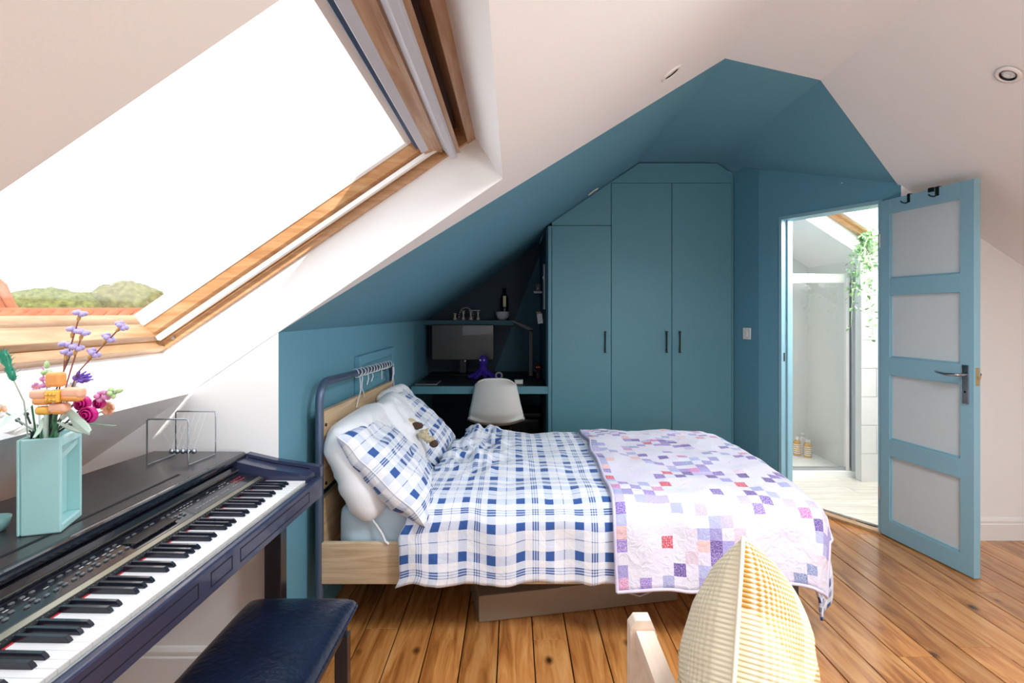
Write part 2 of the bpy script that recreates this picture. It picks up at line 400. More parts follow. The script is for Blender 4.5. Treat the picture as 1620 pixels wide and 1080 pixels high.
# sash
gu0, gu1, gw = -1.357, -.225, .275
sb = [(-1.382,.215),(-1.372,.205),(-1.350,.214),(gu0+.010,.262),(gu0+.010,.30),(-1.382,.30)]
ext(sb, .63, 1.93, 'sash_rail', pine_y, bevel=.002)
ext([(gu1-.003,.205),(-.165,.19),(-.165,.30),(gu1-.003,.30)], .63, 1.93, 'sash_rail', pine_y)
for s, (va, vb) in enumerate(((1.868,1.932),(.628,.692))):
    inner = va if s == 0 else vb; outer = vb if s == 0 else va
    mb = MB(); a = inner; d_ = 1 if s == 0 else -1
    prof = [(inner,.262),(inner+d_*.022,.225),(outer,.205),(outer,.30),(inner,.30)]
    mb.prism([U(-1.365,v,w_) for v, w_ in prof], U(-.165,0,0)-U(-1.365,0,0)); mb.build('sash_stile', pine, wz)
    mb = MB(); mb.prism([U(-1.352,v,w_) for v, w_ in ((inner+d_*.030,.213),(inner+d_*.043,.206),(inner+d_*.043,.195),(inner+d_*.030,.198))], U(-.18,0,0)-U(-1.352,0,0)); mb.build('blind_rail', brushed if 0 else trim_white, wz)
    mb = MB(); mb.prism([U(gu0,v,w_) for v, w_ in ((inner-d_*.008,.262),(inner,.255),(inner,.3015),(inner-d_*.008,.3015))], U(gu1,0,0)-U(gu0,0,0)); mb.build('glazing_bead', trim_white, wz)
ext(rectuw(gu0,gu0+.01,.258,.285), .69, 1.87, 'glazing_bead', pine_y)
ext(rectuw(gu0-.0,gu1+.02,.276,.279), .68, 1.88, 'pane', glass)
ext(rectuw(gu1-.002,-.10,.301,.329), .60, 1.95, 'sun_edge_strip', brushed)  # unseen strip added outside to shift the sun's edge on the wall
# blind cassette, dark slot, vent bar and wood cap along the top rail
greym = mat('blind_grey', srgb(196,200,210), .4, .1); slot = mat('blind_slot', srgb(44,66,98), .5)
ext([(gu1-.004,.268),(gu1-.012,.205),(-.205,.2),(-.205,.268)], .66, 1.868, 'blind_cassette', greym, bevel=.002)
ext([(-.2262,.250),(-.2285,.222),(-.2455,.226),(-.2455,.250)], .66, 1.866, 'blind_slot', slot)
ext([(-.264,.266),(-.228,.254),(-.228,.284),(-.264,.284)], .66, 1.866, 'blind_edge', trim_white, bevel=.001)
ext([(-.200,.206),(-.172,.186),(-.168,.194),(-.2,.21)], .64, 1.93, 'sash_moulding', pine_y)
ext([(-.163,.146),(-.146,.138),(-.136,.146),(-.140,.19),(-.166,.19)], .70, 1.915, 'vent_bar', greym, bevel=.002)
ext([(-.139,.158),(-.121,.150),(-.115,.20),(-.142,.20)], .68, 1.93, 'vent_flap', pine_y)
ext(rectuw(-.112,-.08,.24,.30), .60, 1.96, 'shadow_gap', mat('dark_brown', srgb(70,40,24), .7))

# ------------------------------------------------------------------ outside the roof window
terra = mat('terracotta', srgb(150,84,56), .8, var=.25, vscale=3)
out_green = mat('hedge_green', srgb(92,98,52), .9, var=.5, vscale=5)
out_dark = mat('tree_green', srgb(98,98,62), .9, var=.45, vscale=3)
house_w = mat('render_wall', srgb(170,160,152), .8); house_win = mat('house_pane', srgb(150,160,170), .3)
rt = thing('tiled_roof', 'neighbouring terracotta tiled roof just outside the roof window', 'roof', (-9,12,.99))
mb = MB()
for r_ in range(6):
    for c_ in range(36):
        cx = -5.2+c_*.29; y0 = -r_*.28; z0 = .36-r_*.14
        mb.prism([(cx-.13,y0,z0),(cx-.07,y0,z0+.05),(cx+.07,y0,z0+.05),(cx+.13,y0,z0),(cx,y0,z0-.02)], (0,-.34,-.17))
o = mb.build('roof_tiles', terra, rt); o['kind'] = 'stuff'
bx('roof_deck', (-5.4,-1.7,-.6), (5.3,.1,-.42), terra, rt)
MB().prism([(-5.4,.1,.3),(-5.4,-1.7,-.5),(-5.4,1.9,-.5)], (10.7,0,0)).build('roof_body', terra, rt)
MB().tube([(-5.4,.05,.36),(5.3,.05,.36)], .09, 10).build('ridge', terra, rt)
hp = thing('roof_hip', 'orange hipped roof end at the left edge of the view', 'roof', (-13.50,13,1.12))
MB().prism([(-3,0,-1),(1.9,0,-1),(1.72,0,.2),(1.55,0,.45),(1.35,0,.9),(-1.5,0,3.2),(-3,0,3.4)], (0,.2,0)).build('hip', terra, hp)
MB().tube([(1.74,-.05,.2),(1.37,-.05,.9),(-1.5,-.05,3.22)], .08, 8).build('hip_tile', terra, hp)
def blob(name, label, c, r, m, amp, seed, cat='tree'):
    mb = MB(); mb.ball((0,0,0), (1,1,1), seg=64)
    vs = []
    for v in mb.v:
        v = Vector(v); n_ = v.normalized()
        k = 1 + amp*nz(n_.x*2.3+seed, n_.y*2.3, n_.z*2.3) + amp*.55*nz(n_.x*8+seed, n_.y*8, n_.z*8) + amp*.3*nz(n_.x*20+seed, n_.y*20, n_.z*20)
        vs.append((v.x*r[0]*k, v.y*r[1]*k, v.z*r[2]*k))
    mb.v = vs; t = thing(name, label, cat, c)
    mb.build('foliage', m, t, weld=True)
    MB().tube([(0,0,-r[2]-2),(0,0,0)], .25, 8).build('trunk', pine, t)
    return t
blob('hedge', 'broad low olive-green hedge beyond the tiled roof', (-21.2,25,1.45), (2.0,1.6,.95), out_green, .22, 3, 'hedge')
blob('round_tree', 'rounded olive-green tree right of the hedge outside', (-21.0,30,1.95), (1.75,1.6,1.05), out_dark, .18, 9)
for i, (x_, y_, d, w_, h_, lab) in enumerate(((143,478,52,3.2,1.7,'white house with a pink roof between hedge and round tree'),(60,475,60,4.5,1.9,'pale distant house behind the left of the hedge'),(190,474,66,5.5,1.2,'pale distant house behind the round tree'))):
    p = P(x_, 494, d); h = thing('distant_house', lab, 'house', (p.x, p.y, -2))
    z1 = 2+1.3+h_*.45
    bx('wall', (-w_/2,0,0), (w_/2,4,z1), house_w, h)
    MB().prism([(-w_/2-.2,-.2,z1),(w_/2+.2,-.2,z1),(w_/2+.2,2,z1+.8),(-w_/2-.2,2,z1+.8)], (0,.1,.06)).build('roof', terra, h)
    bx('chimney', (w_/4,2,z1+.4), (w_/4+.5,2.6,z1+1.4), terra, h)
    for k in range(2): bx('pane', (-w_/3+k*w_/2,-.05,z1-1.2), (-w_/3+k*w_/2+.8,.02,z1-.4), house_win, h)

# ------------------------------------------------------------------ bathroom
bf = setting('floor_bathroom', 'pale plank floor of the bathroom', 'floor')
def clipy(x): return thr(x)-.01
for i in range(14):
    ya = 3.30+i*.14; yb = ya+.14
    if ya > 4.42: break
    # left end follows the doorway line
    xl0 = 1.90+(3.905-ya)/1.594+.03; xl1 = 1.90+(3.905-yb)/1.594+.03
    xl0 = max(xl0, 1.8); xl1 = max(xl1, 1.8)
    cut = xl0+.5+random.random()*.8
    MB().prism([(xl0,ya+.001,0),(cut-.001,ya+.001,0),(cut-.001,yb-.001,0),(xl1,yb-.001,0)], (0,0,.012)).build('floor_plank', bath_floor_m, bf)
    MB().prism([(cut+.001,ya+.001,0),(3.3,ya+.001,0),(3.3,yb-.001,0),(cut+.001,yb-.001,0)], (0,0,.012)).build('floor_plank', bath_floor_m, bf)
MB().prism([(1.80,4.06,-.1),(2.25,3.34,-.1),(3.3,3.30,-.1),(3.3,5.2,-.1),(1.8,5.2,-.1)], (0,0,.099)).build('subfloor', black_gap, bf)
bwm = MB()
bwm.box((1.77,5.10,0),(2.74,5.15,2.4)); bwm.box((1.72,4.36,0),(1.77,5.15,2.5)); bwm.box((2.73,4.45,0),(2.78,5.1,2.0))
struct(bwm.build('wall_shower', bath_wall), 'pale stone-white panels lining the shower', 'wall')
# tiled wall at the right of the shower: tiles are parts
wt = setting('wall_bathroom_back', 'bright white tiled wall right of the shower', 'wall')
bx('wall_base', (2.70,4.275,0), (3.35,4.34,1.75), tile_white, wt)
for r_ in range(7):
    for c_ in range(3):
        x0 = 2.69+c_*.25 - (.12 if r_%2 else 0); x1 = min(x0+.247, 3.33); x0 = max(x0, 2.70)
        z0 = .012+r_*.22
        bx('wall_tile', (x0,4.265,z0), (x1,4.275,z0+.217), tile_white, wt, bevel=.001)
struct(bx('wall_bathroom_right', (3.3,3.28,0), (3.36,4.4,1.5), bath_wall), 'white bathroom wall beyond the door', 'wall')
cb = MB()
hx0, hx1, hy0, hy1 = 2.12, 3.0, 3.5, 4.25
slab(cb, [R3(1.75,4.25),R3(3.4,4.25),R3(3.4,5.2),R3(1.75,5.2)], nr)
slab(cb, [R3(1.9,3.95),R3(hx0,3.6),R3(hx0,4.25),R3(1.8,4.25)], nr)
slab(cb, [R3(hx1,3.3),R3(3.4,3.3),R3(3.4,4.25),R3(hx1,4.25)], nr)
slab(cb, [R3(2.3,3.33),R3(hx1,3.33),R3(hx1,hy0),R3(2.2,hy0)], nr)
def Vr(x, y, w_): return Vector((x+.545*w_, y, zr(x)+.838*w_))
cb.prism([Vr(hx0,hy1-.0006,.001),Vr(hx1,hy1-.0006,.001),Vr(hx1,hy1-.0006,.12),Vr(hx0,hy1-.0006,.12)], (0,.03,0))
cb.prism([Vr(hx1,hy0,0),Vr(hx1,hy1,0),Vr(hx1,hy1,.12),Vr(hx1,hy0,.12)], (.03,0,-.01))
cb.prism([Vr(hx0,hy0,0),Vr(hx0,hy1,0),Vr(hx0,hy1,.12),Vr(hx0,hy0,.12)], (-.03,0,.01))
struct(cb.build('ceiling_bathroom', white_paint), 'sloping white bathroom ceiling', 'ceiling')
w2 = setting('window_2', 'pine roof window in the bathroom slope', 'roof window')
for nm, (xa_, xb_, ya_, yb_) in {'frame_side':(hx0-.02,hx1+.02,hy1-.05,hy1+.02), 'frame_top':(hx0-.02,hx0+.05,hy0,hy1), 'frame_bottom':(hx1-.05,hx1+.02,hy0,hy1)}.items():
    MB().prism([Vr(xa_,ya_,.11),Vr(xb_,ya_,.11),Vr(xb_,yb_,.11),Vr(xa_,yb_,.11)], (.545*.05,0,.838*.05)).build(nm, pine, w2)
MB().prism([Vr(hx0+.03,hy1-.1,.13),Vr(hx1-.03,hy1-.1,.13),Vr(hx1-.03,hy1-.06,.13),Vr(hx0+.03,hy1-.06,.13)], (.545*.04,0,.838*.04)).build('sash_stile', pine, w2)
MB().prism([Vr(hx0+.03,hy1-.125,.14),Vr(hx1-.03,hy1-.125,.14),Vr(hx1-.03,hy1-.10,.14),Vr(hx0+.03,hy1-.10,.14)], (.545*.03,0,.838*.03)).build('glazing_bead', trim_white, w2)
MB().prism([Vr(hx0+.03,hy0,.155),Vr(hx1-.03,hy0,.155),Vr(hx1-.03,hy1-.1,.155),Vr(hx0+.03,hy1-.1,.155)], (.545*.004,0,.838*.004)).build('pane', glass, w2)
sh = thing('shower_enclosure', 'framed glass shower enclosure on a white tray seen through the doorway', 'shower', (2.25,4.41,0))
O = Vector((2.25,4.41,0))
def bl(name, a, b, m, par, org=O, bevel=0): return bx(name, Vector(a)-org, Vector(b)-org, m, par, bevel)
bl('shower_tray', (1.79,4.40,.001), (2.73,5.09,.045), tray_white, sh, bevel=.008)
bl('tray_lip', (1.79,4.385,.001), (2.77,4.42,.06), tray_white, sh, bevel=.006)
bl('top_rail', (1.80,4.405,1.56), (2.70,4.435,1.635), mat('rail_white', srgb(240,240,236), .2, .2), sh, bevel=.004)
bl('bottom_rail', (1.80,4.405,.06), (2.70,4.43,.085), brushed, sh)
bl('door_stile', (2.665,4.40,.06), (2.69,4.435,1.6), trim_white, sh, bevel=.003)
bl('glass_panel', (1.80,4.416,.085), (2.665,4.421,1.56), glass, sh)
bl('wall_post', (2.70,4.385,.06), (2.733,4.44,1.62), brushed, sh, bevel=.004)
bl('pivot', (2.735,4.36,1.60), (2.78,4.40,1.625), chrome, sh, bevel=.004)
bl('post_channel', (2.738,4.37,.03), (2.765,4.40,1.6), chrome, sh, bevel=.003)
def bottle(px, py_b, d, h, r_, label, mbody, mcap, stripes=True):
    p = P(px, py_b, d); t = thing('toiletry_bottle', label, 'bottle', (p.x, p.y, .045), 0, 'toiletry bottles in the shower')
    MB().lathe([(0,0),(r_*.92,0),(r_,.01),(r_,h*.72),(r_*.8,h*.8),(r_*.4,h*.84),(r_*.4,h*.86)], 18).build('body', mbody, t)
    if stripes:
        mb = MB()
        for k in range(5): mb.lathe([(r_*1.01,h*(.14+k*.11)),(r_*1.02,h*(.15+k*.11)),(r_*1.02,h*(.18+k*.11)),(r_*1.01,h*(.19+k*.11))], 18)
        o = mb.build('printed_bands', trim_white, t)
    MB().lathe([(0,h*.86),(r_*.62,h*.86),(r_*.6,h),(0,h)], 16).build('cap', mcap, t)
amber = mat('amber', srgb(214,160,74), .25, coat=.4)
bottle(1261, 718, 4.93, .165, .030, 'amber banded toiletry bottle at the left of the shower corner', amber, trim_white)
bottle(1270, 719, 4.99, .185, .024, 'tall white toiletry bottle standing behind two amber ones', trim_white, trim_white, False)
bottle(1278, 722, 4.86, .155, .031, 'amber banded toiletry bottle at the right against the shower wall', amber, trim_white)
# trailing plant by the bathroom window
leafm = mat('plant_leaf', srgb(140,176,126), .5, var=.2, vscale=20); leafm.node_tree.nodes['Principled BSDF'].inputs['Transmission Weight'].default_value=.0
pl = thing('trailing_plant', 'pale green trailing plant hanging under the bathroom roof window', 'plant', (2.70,4.08,1.80))
MB().lathe([(0,-.02),(.05,-.02),(.065,.08),(.06,.08),(.05,0),(0,0)], 20).build('pot', trim_white, pl)
MB().tube([(.0,0,.08),(0,.0,.24)], .002, 6).build('hanger', chrome, pl)
stm = MB(); lf = MB(); random.seed(3)
for k in range(20):
    a = random.uniform(-PI, PI); ln = random.uniform(.25,.85); pts = []
    for i in range(10):
        t_ = i/9; pts.append(Vector((math.cos(a)*(.05+.13*t_)+.02*math.sin(7*t_+k), math.sin(a)*(.05+.1*t_)*.8, .08+.04*math.sin(t_*PI)-ln*t_*t_*.9)))
    stm.tube(pts, .0018, 5)
    for i in range(1, 10):
        for q in range(3):
            p = pts[i]+Vector((random.uniform(-.03,.03),random.uniform(-.03,.03),random.uniform(-.03,.03)))
            s_ = random.uniform(.014,.024); Mx = Matrix.Translation(p) @ Matrix.Rotation(random.uniform(0,6.3),4,'Z') @ Matrix.Rotation(random.uniform(-1.2,1.2),4,'X')
            lf.add([(0,0,0),(s_*.7,s_*.6,.003),(s_*.55,s_*1.3,0),(0,s_*1.8,-.004),(-s_*.55,s_*1.3,0),(-s_*.7,s_*.6,.003)], [(0,1,2,3),(0,3,4,5)], 0, False, Mx)
stm.build('stems', leafm, pl); o = lf.build('leaves', leafm, pl); o['kind'] = 'stuff'

# ------------------------------------------------------------------ the open door
hg = Vector((2.192,3.283,0)); fe = Vector((2.276,2.715,0)); DWID = (fe-hg).length
dr = setting('door_1', 'open pale blue door with four frosted panes', 'door'); dr.location = hg
ang = math.atan2((fe-hg).y, (fe-hg).x); dr.rotation_euler = (0,0,ang)
# local x from hinge to free edge, local y is thickness (room face at y=0 looking left in the picture)
TH = .036; ya, yb = (0, TH)
def dbox(name, x0, x1, z0, z1, y0=ya, y1=yb, m=door_paint, par=dr, bevel=.002): return bx(name, (x0,y0,z0), (x1,y1,z1), m, par, bevel)
gx0, gx1 = .0646, .499
dbox('stile', 0, gx0, .008, 1.985); dbox('stile', gx1, DWID, .008, 1.985)
rows = [(.105,.482),(.583,.957),(1.062,1.425),(1.522,1.90)]
zz = .008
for a, b in rows:
    dbox('rail', gx0, gx1, zz, a); zz = b
    dbox('pane', gx0-.005, gx1+.005, a-.005, b+.005, TH*.45, TH*.6, frosted, bevel=0)
    dbox('glazing_bead', gx0, gx0+.008, a, b, TH*.2, TH*.45); dbox('glazing_bead', gx0+.008, gx1, a, a+.008, TH*.2, TH*.45)
dbox('rail', gx0, gx1, zz, 1.985)
hd = MB()
hx = .531
cyl = []
hd.box((hx-.019,-.006,.865),(hx+.019,0,1.06)).build('handle_plate', chrome, dr, bevel=.0028)
MB().tube([(hx,-.006,1.01),(hx,-.045,1.01),(hx-.012,-.052,1.01),(hx-.06,-.052,1.008),(hx-.115,-.050,1.014),(hx-.125,-.044,1.018)], [.009,.009,.009,.0085,.007,.006], 10).build('handle_lever', chrome, dr)
MB().tube([(hx,-.007,.925),(hx,-.004,.925)], .006, 8).build('keyhole', black_metal, dr)
hb = MB().tube([(hx,TH,1.01),(hx,TH+.045,1.01),(hx-.012,TH+.052,1.01),(hx-.12,TH+.05,1.014)], [.009,.009,.009,.006], 10).build('handle_lever', chrome, dr)
MB().box((DWID,.008,.96),(DWID+.0015,.028,1.05)).box((DWID,.012,.99),(DWID+.012,.024,1.01)).build('latch', mat('brass', srgb(200,176,130), .3, .9), dr)
MB().tube([(hx,TH+.002,1.0),(hx,TH+.04,1.0)], .012, 10).build('handle_rose', chrome, dr)
for (k, w_, lab) in ((.198,.016,'black over-door hook nearer the hinge'),(.374,.02,'black double over-door hook nearer the free edge')):
    h = thing('over_door_hook', lab, 'hook', dr.matrix_basis @ Vector((k,0,1.985)) if False else hg + Matrix.Rotation(ang,4,'Z') @ Vector((k,0,1.986)), ang)
    MB().box((-w_/2,-.004,-.045),(w_/2,-.0005,.004)).box((-w_/2,-.004,.0005),(w_/2,TH+.004,.004)).box((-w_/2,TH+.0005,-.17),(w_/2,TH+.004,.004)).build('strap', black_metal, h)
    MB().tube([(0,-.004,-.04),(0,-.02,-.05),(-.012,-.03,-.045),(-.02,-.034,-.035)], .004, 6).build('peg', black_metal, h)
    if k > .3: MB().box((-.045,-.012,-.018),(-.018,-.0005,.004)).box((-.045,-.004,.0005),(-.018,TH+.004,.004)).build('clip', black_metal, h)
hi = MB()
for z in (.25,1.75): hi.tube([(0,-.005,z-.04),(0,-.005,z+.04)], .006, 8)
hi.build('hinge', brushed, dr)
# light switch on the narrow wall, downlights
sw = thing('light_switch', 'white light switch on the narrow blue wall right of the wardrobe', 'switch', (1.7665,4.150,1.165), math.atan2(-.31,.078))
MB().box((-.043,-.008,-.043),(.043,0,.043)).build('plate', trim_white, sw, bevel=.003)
MB().box((-.012,-.012,-.018),(.012,-.008,.018)).build('rocker', trim_white, sw, bevel=.001)
lens = mat('lamp_lens', srgb(225,225,225), .3)
def downlight(p, n, lab, r_=.045):
    t = thing('recessed_downlight', lab, 'light', p); t.rotation_euler = Vector(n).to_track_quat('Z','Y').to_euler()
    MB().lathe([(r_,.0),(r_,.004),(r_*.72,.007),(r_*.66,.004),(r_*.6,-.006)], 28).build('bezel', trim_white, t)
    MB().lathe([(r_*.6,-.006),(r_*.45,.001),(r_*.3,.002),(0,-.002)], 24).build('lamp_face', lens, t)
    MB().lathe([(r_*.64,.0045),(r_*.6,.005),(r_*.58,-.004)], 24).build('shadow_ring', black_metal, t)
downlight((1.94,2.155,zr(1.94)), (-.545,0,-.838), 'round white downlight in the right-hand white slope')
downlight((.607,2.114,zl(.607)), (SA,0,-CA), 'white downlight in the left slope above the alcove peak')
downlight((.608,4.18,zl(.608)), (SA,0,-CA), 'white downlight in the blue slope left of the tall wardrobe')
# ------------------------------------------------------------------ wardrobes
Yw = 4.31
def handle(par, x, z0, z1):
    mb = MB(); mb.tube([(x,Yw-.03,z0),(x,Yw-.03,z1)], .006, 8)
    for z in (z0+.02,z1-.02): mb.tube([(x,Yw-.03,z),(x,Yw,z)], .005, 8)
    for z in (z0,z1): mb.box((x-.008,Yw-.036,z-.004),(x+.008,Yw-.022,z+.004))
    return mb.build('handle', black_metal, par)
wa = thing('wardrobe', 'tall teal double-door wardrobe built into the far wall', 'wardrobe')
MB().prism([(.766,Yw+.012,0),(1.712,Yw+.012,0),(1.712,Yw+.012,2.41),(1.59,Yw+.012,2.49),(.985,Yw+.012,2.49),(.766,Yw+.012,zl(.766)-.008)], (0,.55,0)).build('carcass', black_gap, wa)
d1 = bx('door', (.769,Yw-.008,.06), (1.239,Yw+.010,2.335), unit_paint, wa, .0015); handle(d1, 1.195, 1.015, 1.175)
d2 = bx('door', (1.2435,Yw-.008,.06), (1.709,Yw+.010,2.335), unit_paint, wa, .0015); handle(d2, 1.298, 1.015, 1.175)
MB().prism([(.769,Yw-.005,2.3385),(1.712,Yw-.005,2.3385),(1.712,Yw-.005,2.41),(1.59,Yw-.005,2.492),(.985,Yw-.005,2.492),(.769,Yw-.005,zl(.769)-.006)], (0,.016,0)).build('filler_panel', unit_paint, wa)
bx('plinth', (.769,Yw+.003,.0), (1.709,Yw+.011,.055), unit_paint, wa)
bx('end_panel', (1.7125,Yw-.005,.0), (1.722,Yw+.03,2.40), unit_paint, wa)
wb2 = thing('wardrobe', 'shorter single-door teal cupboard between desk alcove and tall wardrobe', 'cupboard')
MB().prism([(.305,Yw+.012,0),(.762,Yw+.012,0),(.762,Yw+.012,zl(.762)-.01),(.305,Yw+.012,zl(.305)-.01)], (0,.55,0)).build('carcass', black_gap, wb2)
d3 = bx('door', (.303,Yw-.008,.06), (.7645,Yw+.010,2.003), unit_paint, wb2, .0015); handle(d3, .716, 1.015, 1.175)
MB().prism([(.303,Yw-.005,2.007),(.7645,Yw-.005,2.007),(.7645,Yw-.005,zl(.7645)-.006),(.303,Yw-.005,zl(.303)-.006)], (0,.016,0)).build('filler_panel', unit_paint, wb2)
MB().box((.273,Yw-.006,0),(.2995,Yw+.03,zl(.273)-.012)).build('side_panel', unit_paint, wb2, bevel=.001)
# ------------------------------------------------------------------ desk alcove
dk = thing('desk', 'blue built-in desk top spanning the alcove', 'desk', (-.28,Yw,0))
OD = Vector((-.28,Yw,0))
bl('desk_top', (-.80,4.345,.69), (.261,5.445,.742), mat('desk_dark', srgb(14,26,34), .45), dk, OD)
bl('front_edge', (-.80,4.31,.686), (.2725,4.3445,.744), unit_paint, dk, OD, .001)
bl('support', (-.80,4.36,0), (-.775,5.3,.689), unit_paint, dk, OD)
bl('back_batten', (-.775,5.40,.60), (.26,5.44,.689), dark_paint, dk, OD)
shf = thing('wall_shelf', 'blue floating shelf above the monitor in the alcove', 'shelf', (-.42,5.3,1.23))
OS = Vector((-.42,5.3,1.23))
bl('board', (-.84,5.18,1.205), (.005,5.445,1.252), teal_paint, shf, OS, .001)
bl('batten', (-.80,5.42,1.18), (0,5.445,1.2045), dark_paint, shf, OS)
screen = mat('screen', srgb(52,48,46), .32, coat=.15)
mo = thing('monitor', 'wide flat black monitor on a stand on the desk', 'monitor', (-.47,5.12,.742))
MB().box((-.29,-.012,.14),(.29,.02,.47)).build('housing', black_metal, mo, bevel=.004)
MB().box((-.282,-.0135,.150),(.282,-.0121,.462)).build('screen', screen, mo)
MB().prism([(-.03,.021,.02),(.03,.021,.02),(.025,.021,.25),(-.025,.021,.25)], (0,.02,0)).build('stand_neck', black_metal, mo)
MB().box((-.12,-.06,.0005),(.12,.08,.012)).build('stand_base', black_metal, mo, bevel=.004)
MB().box((.018,-.0165,.128),(.03,-.012,.139)).build('power_lamp', trim_white, mo)
# octopus soft toy
purple = mat('purple_plush', srgb(58,34,150), .9, bump=.3, bscale=80)
oc = thing('octopus_toy', 'small purple octopus soft toy in front of the monitor', 'soft toy', (-.265,4.86,.742))
mb = MB(); mb.ball((0,0,.155), (.042,.04,.05)); mb.lathe([(.034,.125),(.03,.10),(.045,.075),(.06,.05),(.05,.03),(0,.025)], 20); mb.build('body', purple, oc)
for k in range(8):
    a = k*PI/4+.2; c_, s_ = math.cos(a), math.sin(a)
    MB().tube([(c_*.03,s_*.03,.06),(c_*.07,s_*.07,.035),(c_*.11,s_*.11,.018),(c_*.135,s_*.135,.02),(c_*.14+.01,s_*.14,.034)], [.024,.02,.015,.01,.006], 8).build('arm', purple, oc)
for x_ in (-.017,.017): MB().ball((x_-.008,-.036,.165), .008).build('eye', trim_white, oc)
tr = thing('tape_roll', 'small pale tape roll standing behind the white chair', 'tape', (-.125,4.78,.742))
MB().lathe([(.019,-.01),(.034,-.01),(.034,.01),(.019,.01),(.019,-.01)], 24, M=Matrix.Translation((0,0,.034)) @ Matrix.Rotation(PI/2,4,'X')).build('roll', mat('tape', srgb(150,150,146), .4), tr)
wbx = thing('small_box', 'small white box lying on the right of the desk', 'box', (.045,4.50,.744))
MB().box((-.033,-.03,0),(.033,.03,.022)).build('box_body', trim_white, wbx, bevel=.002)
MB().box((-.034,-.031,.0222),(.034,.031,.031)).build('lid', trim_white, wbx, bevel=.002)
tb = thing('tablet', 'thin grey tablet lying on the left end of the desk', 'tablet', (-.70,4.52,.744))
MB().box((-.09,-.12,0),(.09,.12,.008)).build('tablet_body', brushed, tb, bevel=.002)
MB().box((-.082,-.11,.0081),(.082,.11,.009)).build('screen', screen, tb)
# desk lamp: base, post, bent head arm
lp = thing('desk_lamp', 'black bent-arm desk lamp at the right of the desk', 'lamp', (.155,4.92,.742))
MB().lathe([(0,0),(.075,0),(.075,.012),(.03,.02),(0,.02)], 24).build('base', black_metal, lp)
MB().box((-.017,-.012,.015),(.020,.012,.43)).build('post', black_metal, lp, bevel=.003)
MB().prism([(-.012,-.012,.42),(.018,-.012,.405),(.022,-.012,.44),(-.16,-.012,.515),(-.172,-.012,.503)], (0,.024,0)).build('head', black_metal, lp)
MB().tube([(-.02,0,.02),(-.07,.03,.03),(-.11,.05,.008)], .003, 6).build('cable', black_metal, lp)
rd = thing('ornament', 'dark red round-headed ornament with two bright dots beside the lamp', 'ornament', (.238-.02,4.80,.742))
redm = mat('dark_red', srgb(110,16,24), .3, coat=.5)
MB().ball((0,0,.105), (.034,.034,.032)).build('head', redm, rd)
MB().lathe([(0,0),(.02,0),(.022,.04),(.016,.07),(0,.075)], 16).build('body', mat('dark_plum', srgb(60,36,52), .5), rd)
for x_ in (-.016,.006): MB().ball((x_,-.031,.108), .006).build('eye', mat('pale_pink', srgb(250,190,190), .3), rd)
# things on the shelf
bo = thing('bowl', 'pale grey bowl on the right end of the shelf', 'bowl', (-.105,5.30,1.252))
MB().lathe([(0,0),(.03,0),(.052,.02),(.064,.05),(.065,.082),(.061,.082),(.06,.05),(.045,.022),(0,.01)], 28).build('bowl_body', mat('grey_ceramic', srgb(176,176,180), .35), bo)
bt = thing('bottle', 'dark bottle with a cream label behind the grey bowl', 'bottle', (-.085,5.385,1.252))
MB().lathe([(0,0),(.038,0),(.040,.01),(.040,.20),(.03,.235),(.015,.26),(.0145,.31),(0,.31)], 22).build('glass_body', mat('bottle_dark', srgb(14,22,20), .15), bt)
MB().box((-.014,-.0425,.13),(.014,-.039,.235)).build('paper_label', mat('cream', srgb(214,202,158), .6), bt)
beadm = mat('bead_silver', srgb(178,170,158), .35, .5)
orn = thing('bead_ornament', 'ring of small pale beads standing on the left of the shelf', 'ornament', (-.455,5.30,1.252))
mb = MB()
for k in range(13):
    a = PI*k/12; mb.ball((.068*math.cos(a), 0, .03+.09*math.sin(a)), .0085, seg=8)
mb.build('beads', beadm, orn)
MB().box((-.075,-.012,0),(.075,.012,.022)).build('foot', black_metal, orn)
for j, (x_, h_, lab) in enumerate(((-.555,.06,'tiny pale bell-shaped trinket left of the bead ring'),(-.475,.085,'small pale figurine standing in front of the bead ring'),(-.405,.085,'small pale post-shaped figurine right of the bead ring'),(-.335,.085,'small pale post-shaped figurine farthest right of the bead ring'))):
    t = thing('trinket', lab, 'trinket', (x_,5.24,1.252))
    MB().lathe([(0,0),(.02,0),(.022,.012),(.012,.03),(.008,h_*.6),(.013,h_*.8),(.013,h_*.95),(0,h_)], 14).build('figure', beadm, t)
    MB().lathe([(0,0),(.018,0),(.018,.006),(0,.006)], 12, c=(0,0,h_)).build('top', beadm, t)
rodt = thing('trinket_bar', 'thin pale bar resting on the two post-shaped figurines', 'bar', (-.37,5.24,1.345))
MB().tube([(-.045,0,0),(.045,0,0)], .004, 8).ball((-.047,0,0), .007, seg=8).ball((.047,0,0), .007, seg=8).build('bar', beadm, rodt)
# wall organiser on the side wall
po = thing('wall_organiser', 'pale upright rail fixed on the right side wall of the alcove', 'rail', (.262,4.55,1.5))
MB().box((-.014,-.05,-.15),(-.001,.05,.22)).build('rail', mat('rail_grey', srgb(168,176,182), .4), po, bevel=.002)
MB().box((-.018,-.03,.10),(-.0145,.03,.12)).build('clip', brushed, po)
hs1 = thing('hanging_shelf', 'small pale ledge with a dark box hanging in the alcove corner', 'shelf', (.21,4.72,1.49))
MB().box((-.035,-.03,0),(.036,.03,.018)).build('ledge', mat('ledge', srgb(150,158,160), .5), hs1, bevel=.001)
MB().box((-.022,-.02,.0185),(.024,.02,.08)).build('dark_box', black_metal, hs1, bevel=.004)
MB().ball((0,-.022,.04), .006).build('knob', trim_white, hs1)
hs2 = thing('hanging_tag', 'white card tag with a red top hanging below the small ledge', 'tag', (.226,4.70,1.29))
